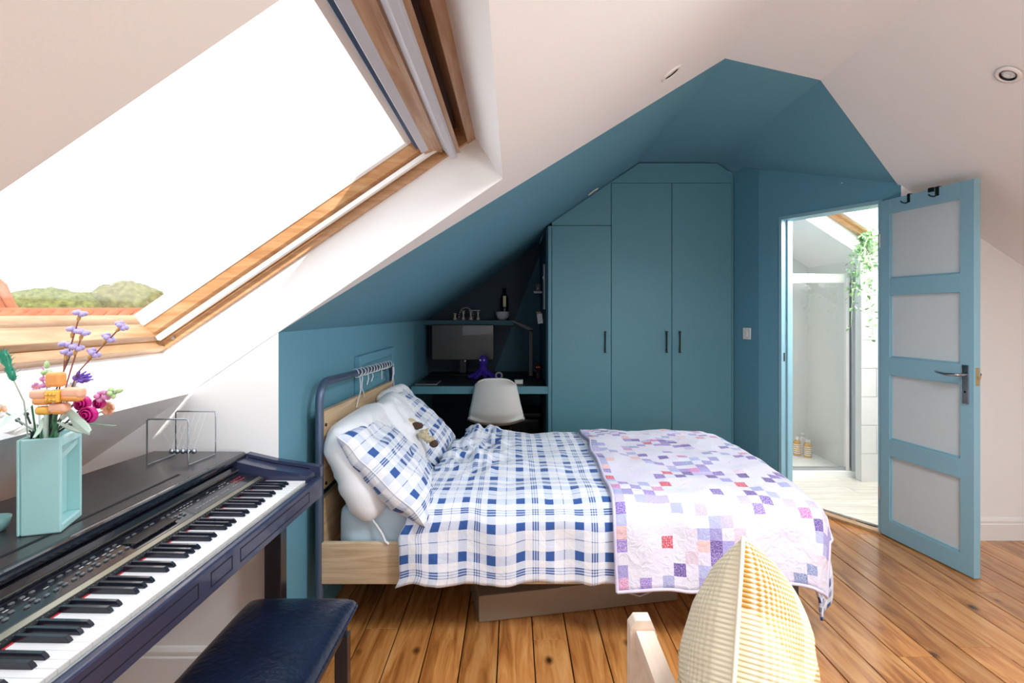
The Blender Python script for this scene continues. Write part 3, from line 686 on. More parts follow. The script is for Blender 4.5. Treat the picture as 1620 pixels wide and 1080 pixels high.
MB().box((-.022,-.004,-.06),(.022,.004,.025), M=Matrix.Rotation(-.12,4,'Y')).build('card', trim_white, hs2, bevel=.001)
MB().box((-.026,-.006,.028),(.018,.006,.045), M=Matrix.Rotation(-.12,4,'Y')).build('clip', redm, hs2, bevel=.002)
# white shell chair
ch = thing('shell_chair', 'white moulded shell chair with wooden legs at the desk', 'chair', (-.135,4.42,0))
shell = mat('shell_white', srgb(240,240,236), .4)
def shellf(i, j):
    # j from top of the back (0) over the bend to the seat front (1), i across
    s = (i-.5)*2
    path = [(-.28,.83),(-.262,.78),(-.235,.66),(-.205,.54),(-.16,.47),(-.08,.435),(.03,.43),(.13,.44),(.18,.425)]
    half = [.135,.155,.180,.205,.215,.225,.225,.215,.20]
    q = j*(len(path)-1); k = min(int(q), len(path)-2); f = q-k
    y = path[k][0]*(1-f)+path[k+1][0]*f; z = path[k][1]*(1-f)+path[k+1][1]*f; h = half[k]*(1-f)+half[k+1]*f
    e = abs(s)**2.4
    x = h*s
    if j < .5: y += e*.07*min(1, j*5); z -= 0 if j > .12 else (abs(s)**4)*.03*(1-j/.12)
    if j > .3: z += e*.05*min(1,(j-.3)*4)
    return (x, y, z)
mb = MB().grid(shellf, 24, 40); o = mb.build('shell', shell, ch)
so = o.modifiers.new('solid','SOLIDIFY'); so.thickness = .006
lw = wood('chair_leg_wood', [(.3, srgb(196,158,110)),(.7, srgb(222,188,144))], (8,8,1), .5)
for sx in (-1,1):
    for sy in (-1,1):
        lg = MB().tube([(sx*.10,sy*.10+.0,.36),(sx*.20,sy*.20,.0)], [.016,.011], 10).build('leg', lw, ch)
        MB().tube([(sx*.098,sy*.098,.37),(sx*.115,sy*.115,.425)], .007, 8).build('leg_bracket', black_metal, lg)
br = MB()
for a, b in (((-.12,-.12,.34),(.16,.16,.17)),((.12,-.12,.34),(-.16,.16,.17)),((-.12,.12,.34),(.16,-.16,.17)),((.12,.12,.34),(-.16,-.16,.17)),((-.12,-.12,.37),(.12,-.12,.37)),((-.12,.12,.37),(.12,.12,.37))): br.tube([a,b], .004, 6)
br.build('brace_wires', black_metal, ch)
st = thing('storage_trunk', 'low black rounded case under the right of the desk', 'case', (.10,5.0,0))
MB().box((-.16,-.2,0),(.15,.2,.40)).build('case_body', black_metal, st, bevel=.03)
MB().box((-.162,-.202,.402),(.152,.202,.45)).build('lid', mat('black_plastic', srgb(24,26,28), .35), st, bevel=.02)
MB().tube([(-.05,-.205,.30),(-.05,-.225,.30),(.05,-.225,.30),(.05,-.205,.30)], .006, 8).build('handle', black_metal, st)

# ------------------------------------------------------------------ access panel on the knee wall
ap = thing('access_panel', 'blue louvred access panel on the knee wall above the bed head', 'panel', (-.842,3.33,.9))
fm = MB()
y0_, y1_, za_, zb_ = -.42, .43, -.12, .19
for a, b in (((0,y0_,za_),(.03,y0_+.05,zb_)),((0,y1_-.05,za_),(.03,y1_,zb_)),((0,y0_+.05,zb_-.05),(.03,y1_-.05,zb_)),((0,y0_+.05,za_),(.03,y1_-.05,za_+.05))): fm.box(a,b)
fm.build('frame', blue_paint, ap, bevel=.003)
for k in range(4):
    z = za_+.055+k*.052
    MB().prism([(.001,y0_+.055,z),(.022,y0_+.055,z),(.012,y0_+.055,z+.046),(.001,y0_+.055,z+.046)], (0,y1_-y0_-.11,0)).build('slat', blue_paint, ap)

# ------------------------------------------------------------------ bed
N0, N1 = 2.215, 3.565; XH = -.785; XF = 1.20
bd = thing('bed', 'double bed with blue-grey tube headboard and oak-look panels', 'bed', (XH,2.9,0))
OB = Vector((XH,2.9,0))
def obb(pts): return [Vector(p)-OB for p in pts]
zb0, zb1 = 1.035, .995; rr = .085
arc = [(XH,N0+.012,0),(XH,N0+.012,zb0-rr)]
for k in range(1,7): a = PI/2*k/6; arc.append((XH, N0+.012+rr-rr*math.cos(a), zb0-rr+rr*math.sin(a)))
for k in range(0,7): a = PI/2*k/6; arc.append((XH, N1-.012-rr+rr*math.sin(a), zb1-rr+rr*math.cos(a)))
arc.append((XH,N1-.012,0))
MB().tube(obb(arc), .0165, 14).build('headboard_frame', bed_metal, bd)
def pan(name, x0, x1, y0, y1, z00, z01, z10, z11, m):
    "panel whose heights differ at its near (first two) and far (last two) end"
    mb = MB(); mb.prism(obb([(x0,y0,z00),(x0,y0,z01),(x0,y1,z11),(x0,y1,z10)]), (x1-x0,0,0)); return mb.build(name, m, bd, .002)
pan('headboard_panel', XH-.010, XH+.012, N0+.035, N1-.035, .60, .918, .60, .885, bed_oak_y)
pan('headboard_panel', XH-.010, XH+.012, N0+.035, N1-.035, .32, .56, .32, .56, bed_oak_y)
bl('side_rail', (XH+.012,N0,.228), (XF,N0+.022,.394), bed_oak, bd, OB, .002)
bl('side_rail', (XH+.012,N1-.022,.228), (XF,N1,.394), bed_oak, bd, OB, .002)
bl('foot_rail', (XF-.022,N0+.023,.228), (XF,N1-.023,.394), bed_oak_y, bd, OB, .002)
for y_ in (N0+.04, N1-.04): MB().tube(obb([(XF-.05,y_,0),(XF-.05,y_,.30)]), .018, 12).build('leg', bed_metal, bd)
bl('centre_beam', (XH+.02,2.87,.26), (XF-.03,2.91,.31), bed_metal, bd, OB)
for k in range(13): bl('bed_slat', (XH+.06+k*.148,N0+.024,.312), (XH+.125+k*.148,N1-.024,.322), bed_oak_y, bd, OB)
for z in (.36,.62,.86): MB().tube(obb([(XH+.012,N0+.05,z),(XH+.017,N0+.05,z)]), .007, 8).build('bolt', black_metal, bd)
mt = thing('mattress', 'mattress in a pale blue fitted sheet on the bed', 'mattress', (XH+.06,N0+.04,.325))
def rbox(mb, a, b, r, nx=24, ny=24, nz_=6, wr=0):
    "soft box: rounded and slightly wrinkled"
    bm = bmesh.new(); bmesh.ops.create_cube(bm, size=1)
    bmesh.ops.subdivide_edges(bm, edges=bm.edges[:], cuts=nx, use_grid_fill=True)
    a = Vector(a); b = Vector(b); c_ = (a+b)/2; h = (b-a)/2
    for v in bm.verts:
        p = Vector((v.co.x*2*h.x, v.co.y*2*h.y, v.co.z*2*h.z))
        q = Vector([max(-hh+r, min(hh-r, pp)) for pp, hh in zip(p, h)]); d = p-q
        if d.length > 1e-6: p = q + d.normalized()*r
        if wr: p += (d.normalized() if d.length > 1e-6 else Vector((0,0,1)))*wr*nz(p.x*6, p.y*6, p.z*22)
        v.co = p + c_
    bm.verts.ensure_lookup_table()
    mb.add([v.co.copy() for v in bm.verts], [[v.index for v in f.verts] for f in bm.faces], 0, True); bm.free(); return mb
rbox(MB(), (0,0,0), (XF-XH-.09,N1-N0-.08,.20), .05, wr=.006).build('sheet_cover', sheet_blue, mt)
wht = mat('cord_white', srgb(232,232,235), .5)
tag(MB().tube([(-.60,2.248,.50),(-.575,2.235,.485),(-.55,2.228,.455),(-.528,2.222,.425),(-.515,2.212,.402),(-.50,2.208,.392)], .0045, 8).build('white_cable', wht), 'thin white cable hanging over the mattress side by the pillows', 'cable')

# cloth material with a woven check from UVs in metres
def check_mat(name, period=.235, dark=srgb(26,60,122), light=srgb(188,203,230), white=srgb(240,241,248), off=(0,0)):
    m = bpy.data.materials.new(name); m.use_nodes = True; nt = m.node_tree; L = nt.links; b = nt.nodes['Principled BSDF']
    b.inputs['Roughness'].default_value = .9; b.inputs['Sheen Weight'].default_value = .15
    uv = nt.nodes.new('ShaderNodeUVMap'); uv.uv_map = 'UVMap'; sx = nt.nodes.new('ShaderNodeSeparateXYZ'); L.new(uv.outputs[0], sx.inputs[0])
    def band(sock, o_):
        a = nt.nodes.new('ShaderNodeMath'); a.operation = 'MULTIPLY_ADD'; a.inputs[1].default_value = 1/period; a.inputs[2].default_value = 50+o_
        L.new(sock, a.inputs[0]); f = nt.nodes.new('ShaderNodeMath'); f.operation = 'FRACT'; L.new(a.outputs[0], f.inputs[0])
        r = nt.nodes.new('ShaderNodeValToRGB'); cr = r.color_ramp; cr.interpolation = 'CONSTANT'
        segs = [(0,.02),(.050,.42),(.200,.02),(.325,.48),(.345,.12),(.368,.48),(.388,.12),(.411,.48),(.431,.02),(.550,.42),(.700,.02),(.868,.44),(.880,.02)]
        cr.elements[0].position = 0; cr.elements[0].color = (segs[0][1],)*3+(1,)
        cr.elements[1].position = segs[-1][0]; cr.elements[1].color = (segs[-1][1],)*3+(1,)
        for p_, v_ in segs[1:-1]:
            e = cr.elements.new(p_); e.color = (v_,)*3+(1,)
        L.new(f.outputs[0], r.inputs['Fac']); return r.outputs['Color']
    u_ = band(sx.outputs[0], off[0]); v_ = band(sx.outputs[1], off[1])
    ad = nt.nodes.new('ShaderNodeMath'); ad.operation = 'ADD'; L.new(u_, ad.inputs[0]); L.new(v_, ad.inputs[1])
    r2 = nt.nodes.new('ShaderNodeValToRGB'); cr = r2.color_ramp
    cr.elements[0].position = .10; cr.elements[0].color = white; cr.elements[1].position = .96; cr.elements[1].color = dark
    e = cr.elements.new(.44); e.color = srgb(214,222,240)
    e = cr.elements.new(.52); e.color = srgb(178,194,226)
    e = cr.elements.new(.80); e.color = srgb(58,100,170)
    e = cr.elements.new(.88); e.color = srgb(36,76,146)
    L.new(ad.outputs[0], r2.inputs['Fac']); L.new(r2.outputs['Color'], b.inputs['Base Color'])
    tc = nt.nodes.new('ShaderNodeTexCoord'); n = nt.nodes.new('ShaderNodeTexNoise'); n.inputs['Scale'].default_value = 16; n.inputs['Detail'].default_value = 3; n.inputs['Distortion'].default_value = .8
    L.new(tc.outputs['Object'], n.inputs['Vector']); bp = nt.nodes.new('ShaderNodeBump'); bp.inputs['Strength'].default_value = .45; bp.inputs['Distance'].default_value = .012
    L.new(n.outputs['Fac'], bp.inputs['Height']); L.new(bp.outputs['Normal'], b.inputs['Normal'])
    return m
checkd = check_mat('blue_check')
# drape: cloth coordinates s (along the bed) and t (across, from the near side) to space
ZT = .555; SF = 1.17; TN = 2.30; TF = 3.50; RR = .11
def drape(s, t, lift=0, wr=.010, seed=0, flare=.05):
    ox = max(0, s-SF); oy = TN-t if t < TN else (-(t-TF) if t > TF else 0)
    Ld = math.hypot(ox, oy); r = RR+lift
    x = min(s, SF); y = min(max(t, TN), TF)
    puff = .022*math.sin(PI*min(1,max(0,(t-TN)/(TF-TN))))**.6
    z = ZT + lift + puff
    if s < .1: z += math.exp(-((s+.20)/.17)**2)*min(1,max(0,(t-2.45)/.3))*(.02+.05*nz(s*11+4,t*7,1)+.03*nz(s*24,t*15,2))
    z += .014*nz(s*2.4+seed, t*2.6) + wr*.8*nz(s*6+seed, t*5, 3) + wr*.35*nz(s*15+seed, t*13, 5)
    if Ld > 1e-6:
        dx, dy = ox/Ld, -oy/Ld
        if Ld < r*PI/2: out = r*math.sin(Ld/r); dn_ = r*(1-math.cos(Ld/r))
        else: ex = Ld-r*PI/2; out = r+flare*ex; dn_ = r+ex
        par = s if abs(dy) > abs(dx) else t
        fold = min(1, Ld/.22)*(.014*math.sin(par*15+seed+2*nz(par*3,seed))+.016*nz(par*9+seed, Ld*4, 2))
        out += fold
        x += dx*out; y += dy*out; z -= dn_
    return Vector((x, y, z))
def cloth(name, par, m, s0, s1, t0, t1, ns, nt_, thick, edge=None, **kw):
    def fn(i, j):
        s = s0+(s1-s0)*i; t = t0+(t1-t0)*j
        if edge: s, t = edge(s, t, i, j)
        return drape(s, t, **kw)
    def uvf(i, j): return (s0+(s1-s0)*i, t0+(t1-t0)*j)
    o = MB().grid(fn, ns, nt_, uvfn=uvf).build(name, m, par)
    so = o.modifiers.new('solid', 'SOLIDIFY'); so.thickness = thick; so.offset = -1
    return o
dv = thing('duvet', 'blue and white checked duvet spread over the bed', 'duvet')
def dedge(s, t, i, j):
    k = max(0, 1-i*6)
    s += k*(.22*j + .035*nz(t*5, 4) + .02*nz(t*14, 8))
    kj = max(0, 1-j*6); t += kj*(.035*nz(s*3.3, 7)+.015*nz(s*9, 3)) 
    return s, t
cloth('cover', dv, checkd, -.46, 1.17+.39, 2.30-.373, 3.50+.34, 190, 150, .012, edge=dedge, wr=.014, seed=1.7)
# patchwork quilt: every patch has its own colour, stored as face colour
def quilt_mat():
    m = bpy.data.materials.new('patchwork'); m.use_nodes = True; nt = m.node_tree; L = nt.links; b = nt.nodes['Principled BSDF']
    b.inputs['Roughness'].default_value = .92; b.inputs['Sheen Weight'].default_value = .15
    at = nt.nodes.new('ShaderNodeAttribute'); at.attribute_name = 'patch'
    uv = nt.nodes.new('ShaderNodeUVMap'); uv.uv_map = 'UVMap'
    n = nt.nodes.new('ShaderNodeTexNoise'); n.inputs['Scale'].default_value = 210; n.inputs['Detail'].default_value = 2; L.new(uv.outputs[0], n.inputs['Vector'])
    r = nt.nodes.new('ShaderNodeValToRGB'); r.color_ramp.elements[0].position = .42; r.color_ramp.elements[0].color = (0,0,0,1); r.color_ramp.elements[1].position = .62; r.color_ramp.elements[1].color = (1,1,1,1)
    L.new(n.outputs['Fac'], r.inputs['Fac'])
    mu = nt.nodes.new('ShaderNodeMath'); mu.operation = 'MULTIPLY'; L.new(r.outputs['Color'], mu.inputs[0]); L.new(at.outputs['Alpha'], mu.inputs[1])
    mx = nt.nodes.new('ShaderNodeMix'); mx.data_type = 'RGBA'; L.new(mu.outputs[0], mx.inputs['Factor']); L.new(at.outputs['Color'], mx.inputs[6]); mx.inputs[7].default_value = srgb(232,222,240)
    L.new(mx.outputs[2], b.inputs['Base Color'])
    tc = nt.nodes.new('ShaderNodeTexCoord'); n2 = nt.nodes.new('ShaderNodeTexNoise'); n2.inputs['Scale'].default_value = 26; n2.inputs['Detail'].default_value = 4; n2.inputs['Distortion'].default_value = 1.4
    L.new(tc.outputs['Object'], n2.inputs['Vector']); bp = nt.nodes.new('ShaderNodeBump'); bp.inputs['Strength'].default_value = .6; bp.inputs['Distance'].default_value = .012
    L.new(n2.outputs['Fac'], bp.inputs['Height']); L.new(bp.outputs['Normal'], b.inputs['Normal'])
    return m
qt = thing('quilt', 'lavender patchwork quilt lying over the foot of the bed', 'quilt')
cell = .0468; sub = 3; NI, NJ = 20, 40
qs0 = .40; qt0 = 2.30-.413
def qf(i, j):
    s = qs0+i*NI*cell; t = qt0+j*NJ*cell
    s += max(0, 1-i*8)*(.02*nz(t*4, 2)+.035*j)
    t += max(0, 1-j*8)*(.018*nz(s*5, 9))
    return drape(s, t, lift=.022, wr=.016, seed=1.7, flare=.10)
mbq = MB().grid(qf, NI*sub, NJ*sub, uvfn=lambda i, j: (i*NI*cell, j*NJ*cell))
qo = mbq.build('patchwork_top', quilt_mat(), qt)
rq = random.Random(12); pal = [(srgb(112,84,176),.55),(srgb(140,112,196),.6),(srgb(156,150,210),.3),(srgb(172,178,222),.25),(srgb(92,62,150),.4),(srgb(206,110,178),.6),(srgb(222,150,190),.6),(srgb(206,44,66),.5),(srgb(110,140,190),.7),(srgb(236,196,196),.2),(srgb(226,206,222),.2),(srgb(190,180,226),.4)]
wts = [6,5,6,5,5,2.5,2.5,1.6,2.4,2,2,5]
base = srgb(226,223,240); cols = {}
for i in range(NI):
    for j in range(NJ):
        p_ = 11; d1_ = (i+j) % p_; d2_ = (i-j) % p_
        on = (d1_ == 0 and rq.random() < .85) or (d2_ == 4 and rq.random() < .85) or (d1_ == 2 and rq.random() < .45) or (d2_ == 6 and rq.random() < .45)
        if i == 0 and rq.random() < .6: on = True
        if not on and rq.random() < .05: on = True
        if on:
            c_, a_ = rq.choices(pal, wts)[0]; k = rq.uniform(.9,1.1); cols[i,j] = (c_[0]*k, c_[1]*k, c_[2]*k, a_)
        else: cols[i,j] = (*[c_*rq.uniform(.97,1.03) for c_ in base[:3]], 0)
ca = qo.data.color_attributes.new('patch', 'FLOAT_COLOR', 'CORNER')
for fi, pf in enumerate(qo.data.polygons):
    i = fi % (NI*sub) // sub; j = fi // (NI*sub) // sub
    for li in pf.loop_indices: ca.data[li].color = cols[i,j]
so = qo.modifiers.new('solid','SOLIDIFY'); so.thickness = .012; so.offset = -1
bmq = MB(); edgp = [qf(0, j/80)+Vector((0,0,-.004)) for j in range(81)]; edn = [qf(i/60, 0)+Vector((0,0,-.004)) for i in range(61)]
bmq.tube(edgp, .007, 6); bmq.tube(edn, .007, 6); bmq.tube([qf(1, j/80)+Vector((0,0,-.004)) for j in range(81)], .007, 6)
bmq.build('binding', mat('binding', srgb(214,208,232), .9), qt)

# pillows
def pillow(name, label, c, width, height, thick, lean, yaw, m, seed, soft=False, roll=0, sag=.0, group=None):
    t = thing(name, label, 'pillow', c, 0, group)
    ca_, sa_ = math.cos(R(lean)), math.sin(R(lean))
    # width runs along +Y, height runs up the slope towards the headboard
    Mx = Matrix.Rotation(R(yaw),4,'Z') @ Matrix(((0,-ca_,sa_,0),(1,0,0,0),(0,sa_,ca_,0),(0,0,0,1))) @ Matrix.Rotation(R(roll),4,'Z')
    mb = MB()
    def f(sgn):
        def g(i, j):
            u = i*2-1; v = j*2-1
            pw = 3.6 if soft else 2.6
            e = max(0,(1-abs(u)**pw))*max(0,(1-abs(v)**pw))
            h_ = thick/2*e**.42
            pinch = 1-.07*(1-abs(u)**2)*abs(v)**3; pin2 = 1-.07*(1-abs(v)**2)*abs(u)**3
            if soft: pinch = 1-.10*u**4; pin2 = 1-.10*v**4
            x = u*width/2*pin2; y = v*height/2*pinch
            z = sgn*h_*(1+.22*nz(u*1.6+seed, v*1.6, sgn)+.14*nz(u*4+seed, v*4, sgn)+.05*nz(u*10+seed,v*9)) + sag*(u*u)
            z += .012*nz(u*3+seed, v*3, 7)
            return Mx @ Vector((x, y, z))
        return g
    uvf = lambda i, j: (i*width+seed, j*height+seed*.7)
    mb.grid(f(1), 56, 44, uvfn=uvf); mb.grid(lambda i, j: f(-1)(1-i, j), 56, 44, uvfn=uvf)
    mb.build('pillow_case', m, t, weld=True)
    ed = [f(0)(i/30,0) for i in range(31)]+[f(0)(1,j/24) for j in range(1,25)]+[f(0)(1-i/30,1) for i in range(1,31)]+[f(0)(0,1-j/24) for j in range(1,24)]
    if not soft: MB().tube(ed, .0022, 6, closed=True).build('seam_piping', linen_white, t)
    return t
pillow('pillow', 'big plain white pillow nearest the camera against the headboard', (-.650,2.53,.665), .70, .44, .20, 68, 0, linen_white, 2.1, soft=True)
pillow('pillow', 'plain white pillow bulging between the two checked pillows', (-.60,2.98,.70), .50, .40, .17, 58, 6, linen_white, 8.3, soft=True)
pillow('pillow', 'white pillow corner sticking up at the far end of the headboard', (-.66,3.30,.715), .50, .36, .14, 58, -4, linen_white, 5.2, soft=True)
pillow('pillow', 'nearer blue checked pillow resting on the big white pillow', (-.535,2.47,.640), .66, .50, .18, 46, 8, checkd, 3.4, roll=-6)
pillow('pillow', 'farther blue checked pillow next to the desk alcove', (-.55,3.15,.675), .62, .48, .16, 42, -4, checkd, 6.7, roll=3)
# small soft toy tucked between the pillows
toy = thing('soft_toy', 'cream and brown soft toy wedged between the checked pillows', 'soft toy', (-.49,2.83,.70))
toy.scale = (.62,.62,.62)
fur = mat('cream_fur', srgb(216,198,162), .95, bump=.8, bscale=90, var=.15, vscale=40); brn = mat('brown_fur', srgb(84,62,50), .95, bump=.6, bscale=90)
def furball(c, r, name, m):
    mb = MB(); mb.ball(c, r, seg=22); mb.v = [tuple(Vector(v)+(Vector(v)-Vector(c)).normalized()*.006*nz(v[0]*60,v[1]*60,v[2]*60)) for v in mb.v]; return mb.build(name, m, toy)
furball((-.08,.03,.08), (.065,.05,.04), 'body', fur); furball((.05,-.03,.0), (.045,.042,.04), 'head', fur)
furball((-.01,.0,.065), (.055,.034,.03), 'jacket', brn); furball((.14,-.06,-.07), (.035,.032,.03), 'foot', brn)
furball((.10,-.05,-.035), (.045,.03,.028), 'leg', fur); furball((.055,-.065,.03), (.014,.012,.016), 'ear', fur); furball((.075,.0,.03), (.014,.012,.016), 'ear', fur)
for dx_ in (.0,.02): MB().ball((.07+dx_,-.062+dx_,.008), .005, seg=8).build('eye', black_metal, toy)
# fairy-light wire wound round the headboard tube
fl = thing('string_lights', 'thin white wire lights wound around the headboard tube', 'string lights', (XH,3.1,1.0))
OF = Vector((XH,3.1,1.0)); pts = []
for k in range(0, 261):
    q = k/260; y = 2.72+.80*q; zc = zb0+(zb1-zb0)*(y-N0)/(N1-N0); a = q*2*PI*13
    r_ = .021+.004*nz(k*.31,2)
    pts.append(Vector((XH+r_*math.cos(a), y, zc+r_*math.sin(a)))-OF)
MB().tube(pts, .0022, 5).build('wire', wht, fl)
tl = MB()
for y, ln, sw_ in ((2.74,.14,.03),(2.79,.11,-.02),(2.90,.05,.01),(2.99,.04,.012),(3.2,.05,0),(3.49,.10,.012),(3.51,.13,-.01),(3.52,.08,.02)):
    zc = zb0+(zb1-zb0)*(y-N0)/(N1-N0)
    tl.tube([Vector((XH+.02,y+sw_*t_*2*math.sin(t_*5),zc-.02-ln*t_))-OF for t_ in (0,.25,.5,.75,1)], .0028, 5)
tl.build('hanging_loops', wht, fl)
# flat cardboard packs under the bed
cbm = mat('cardboard', srgb(150,130,110), .85, var=.08, vscale=3)
cb1 = thing('cardboard_pack', 'long flat cardboard pack pushed under the bed', 'box', (.27,2.60,0), R(11.5))
MB().box((-.46,-.17,.002),(.46,.33,.115)).build('carton', cbm, cb1, bevel=.003)
MB().box((-.10,-.171,.112),(.462,.1,.118)).build('flap', cbm, cb1)
MB().tube([(.22,-.172,.06),(.27,-.18,.045),(.33,-.178,.06),(.34,-.172,.10)], .003, 6).build('strap_loop', wht, cb1)
cb2 = thing('cardboard_pack', 'smaller grey carton lying on the long cardboard pack', 'box', (.36,2.70,.1185), R(8))
MB().box((-.25,-.2,0),(.28,.2,.085)).build('carton', mat('cardboard_grey', srgb(128,116,106), .85), cb2, bevel=.003)
MB().box((-.25,-.01,.0852),(.28,.01,.0862)).build('tape_strip', cbm, cb2)
# ------------------------------------------------------------------ digital piano
pblack = mat('piano_black', srgb(30,31,40), .28, coat=.4, var=.06)
pdark = mat('piano_gloss', srgb(22,24,34), .2, coat=.6)
slipm = mat('piano_slip', srgb(44,50,78), .32, coat=.5)
lidm = wood('piano_lid', [(.3, srgb(40,36,38)),(.7, srgb(62,56,58))], (10,1,10), .3, .35, gscale=4, bump=.02)
keyw = mat('key_white', srgb(238,238,240), .22, coat=.3); keyf = mat('key_front', srgb(196,194,190), .4); keyb = mat('key_black', srgb(30,34,46), .22, coat=.5)
goldm = mat('panel_edge', srgb(150,146,132), .3, .8); redfelt = mat('red_felt', srgb(200,40,50), .9); prt = mat('panel_print', srgb(190,190,186), .5); prr = mat('panel_red', srgb(200,50,60), .5)
OX, OY = -.90, 1.30
pn = thing('digital_piano', 'black digital piano with full keyboard along the left wall', 'piano', (OX,OY,0), -R(1.37))
def q(x, y, z): return (x-OX, y-OY, z)
def pbox(name, a, b, m, bevel=0, par=pn): return bx(name, q(*a), q(*b), m, par, bevel)
Y0, Y1 = .56, 1.955; YK1 = 1.872; PW = .0235; YK0 = YK1-52*PW
def pprism(name, prof, y0, y1, m, par=pn, bevel=0):
    mb = MB(); mb.prism([q(x,y0,z) for x, z in prof], (0,y1-y0,0)); return mb.build(name, m, par, bevel)
# lid: skewed at the back
lid = MB(); lid.prism([q(-1.415,Y0,.800),q(-.975,Y0,.800),q(-.975,Y1-.012,.800),q(-1.290,Y1-.012,.800)], (0,0,.03)); lid.build('lid', lidm, pn, .006)
bn = MB(); prof = [(-.976,.830)]
for k in range(0,9): a = PI/2-PI*k/8; prof.append((-.9725+.0145*math.cos(a), .8155+.0145*math.sin(a)))
prof.append((-.976,.801)); bn.prism([q(x,Y0,z) for x, z in prof], (0,Y1-.012-Y0,0)); bn.build('lid_nosing', pdark, pn)
pbox('music_rest_slot', (-1.028,.75,.8302), (-1.020,1.665,.8312), black_gap)
pprism('upper_case', [(-1.285,.67),(-.985,.67),(-.985,.799),(-1.285,.799)], Y0, Y1-.012, pblack)
pprism('fallboard', [(-.984,.760),(-.950,.760),(-.953,.785),(-.966,.797),(-.984,.798)], Y0, Y1-.03, pdark, bevel=.002)
pprism('fallboard_trim', [(-.9535,.7835),(-.9505,.7835),(-.9505,.7865),(-.9535,.7865)], Y0, Y1-.03, goldm)
pprism('control_panel', [(-.949,.70),(-.880,.70),(-.880,.7655),(-.949,.7780)], YK0, YK1, pdark, bevel=.001)
pprism('panel_edge', [(-.8795,.742),(-.866,.742),(-.866,.7615),(-.8795,.7655)], YK0, YK1, goldm, bevel=.001)
pprism('key_cover', [(-.8655,.735),(-.8575,.735),(-.8575,.7575),(-.8655,.7610)], YK0, YK1, black_gap)
o = pbox('felt_strip', (-.857,YK0,.744), (-.853,YK1,.7515), redfelt)
mbn = MB(); prb = MB(); random.seed(5)
Mp = lambda x: .7655+(.7780-.7655)*(-.880-x)/.069
y = YK0+.05
while y < YK1-.36:
    for x in (-.935,-.915,-.905):
        if random.random() < .8:
            mbn.box(q(x,y,Mp(x)), q(x+.005,y+.010,Mp(x)+.0028))
    if random.random() < .6: prb.box(q(-.925,y,Mp(-.925)+.0002), q(-.922,y+.011,Mp(-.925)+.0008))
    y += .0215
while y < YK1-.10:
    for x in (-.937,-.927,-.9): prb.box(q(x,y,Mp(x)+.0002), q(x+.0018,y+.010,Mp(x)+.0008)) if random.random() < .7 else None
    y += .016
o = mbn.build('buttons', brushed, pn); tag(o, 'rows of small silver buttons', kind='stuff'); tag(prb.build('panel_printing', prt, pn), kind='stuff')
rl = MB()
for k in range(4):
    for x in (-.926,-.912): rl.box(q(x,YK1-.095+k*.016,Mp(x)+.0002), q(x+.004,YK1-.086+k*.016,Mp(x)+.001))
tag(rl.build('panel_red_marks', prr, pn), 'red marks at the far end of the panel', kind='stuff')
dots = MB(); y = YK0+.01
while y < YK1: dots.box(q(-.8615,y,.7592), q(-.8598,y+.002,.7602)); y += .0118
tag(dots.build('note_marks', goldm, pn), kind='stuff')
pbox('display', (-.925,1.30,Mp(-.925)-.001), (-.893,1.46,.776), screen, .001)
# keys: shared meshes
wm = MB(); wm.box((-.1335,0,-.018),(0,PW-.0011,0), 0); wm.m = [0,1,0,0,0,0]
wme = None
for i in range(52):
    y1 = YK1-i*PW
    if wme is None:
        o = wm.build('white_key', [keyw, keyf], pn, .0008); wme = o.data
    else:
        o = bpy.data.objects.new('white_key', wme); C.objects.link(o); o.parent = pn
        bv = o.modifiers.new('bevel','BEVEL'); bv.width = .0008; bv.segments = 1
    o.location = q(-.7194, y1-PW+.0005, .751)
bk = MB(); h_ = .0115; a = .0049; b = .0040
bv_ = [(-.098,-a,0),(0,-a,0),(0,a,0),(-.098,a,0),(-.098,-b,h_),(-.0085,-b,h_*.93),(-.0085,b,h_*.93),(-.098,b,h_),(-.002,-b*1.05,h_*.45),(-.002,b*1.05,h_*.45)]
bk.add(bv_, [(0,3,2,1),(0,1,8,5,4),(3,7,6,9,2),(1,2,9,8),(8,9,6,5),(4,5,6,7),(0,4,7,3)])
bme = None
for i in range(51):
    if i % 7 in (1,2,3,5,6):
        yc = YK1-(i+1)*PW
        if bme is None: o = bk.build('black_key', keyb, pn); bme = o.data
        else: o = bpy.data.objects.new('black_key', bme); C.objects.link(o); o.parent = pn
        o.location = q(-.757, yc, .7512)
pprism('key_bed', [(-.984,.67),(-.7195,.67),(-.7195,.731),(-.86,.731),(-.86,.699),(-.984,.699)], Y0+.001, YK1, pblack)
pprism('key_slip', [(-.7190,.672),(-.694,.672),(-.694,.7375),(-.698,.7405),(-.7190,.7405)], Y0, Y1, slipm, bevel=.0015)
pprism('slip_trim', [(-.7175,.7407),(-.7120,.7407),(-.7120,.7425),(-.7175,.7425)], Y0, YK1, brushed)
gr = MB()
for a_, b_ in ((.58,.80),(.84,1.22),(1.27,1.36),(1.40,1.84)):
    for z in (.690,.722): gr.box(q(-.6942,a_,z-.0012), q(-.6932,b_,z+.0012))
    for yy in (a_,b_): gr.box(q(-.6942,yy-.0012,.6888), q(-.6932,yy+.0012,.7232))
gr.build('slip_groove', black_gap, pn)
for nm, ya_, yb_ in (('end_cheek',YK1+.004,Y1),('end_cheek',Y0,YK0-.004)):
    if yb_-ya_ < .003: continue
    pprism(nm, [(-.984,.67),(-.7192,.67),(-.7192,.762),(-.735,.772),(-.86,.79),(-.958,.812),(-.984,.80)], ya_, yb_, slipm, bevel=.002)
pprism('cheek_rail', [(-.958,.815),(-.86,.7925),(-.735,.7745),(-.700,.7445),(-.694,.7445),(-.694,.778),(-.74,.786),(-.86,.803),(-.958,.825)], Y1-.016, Y1+.012, slipm, bevel=.002)
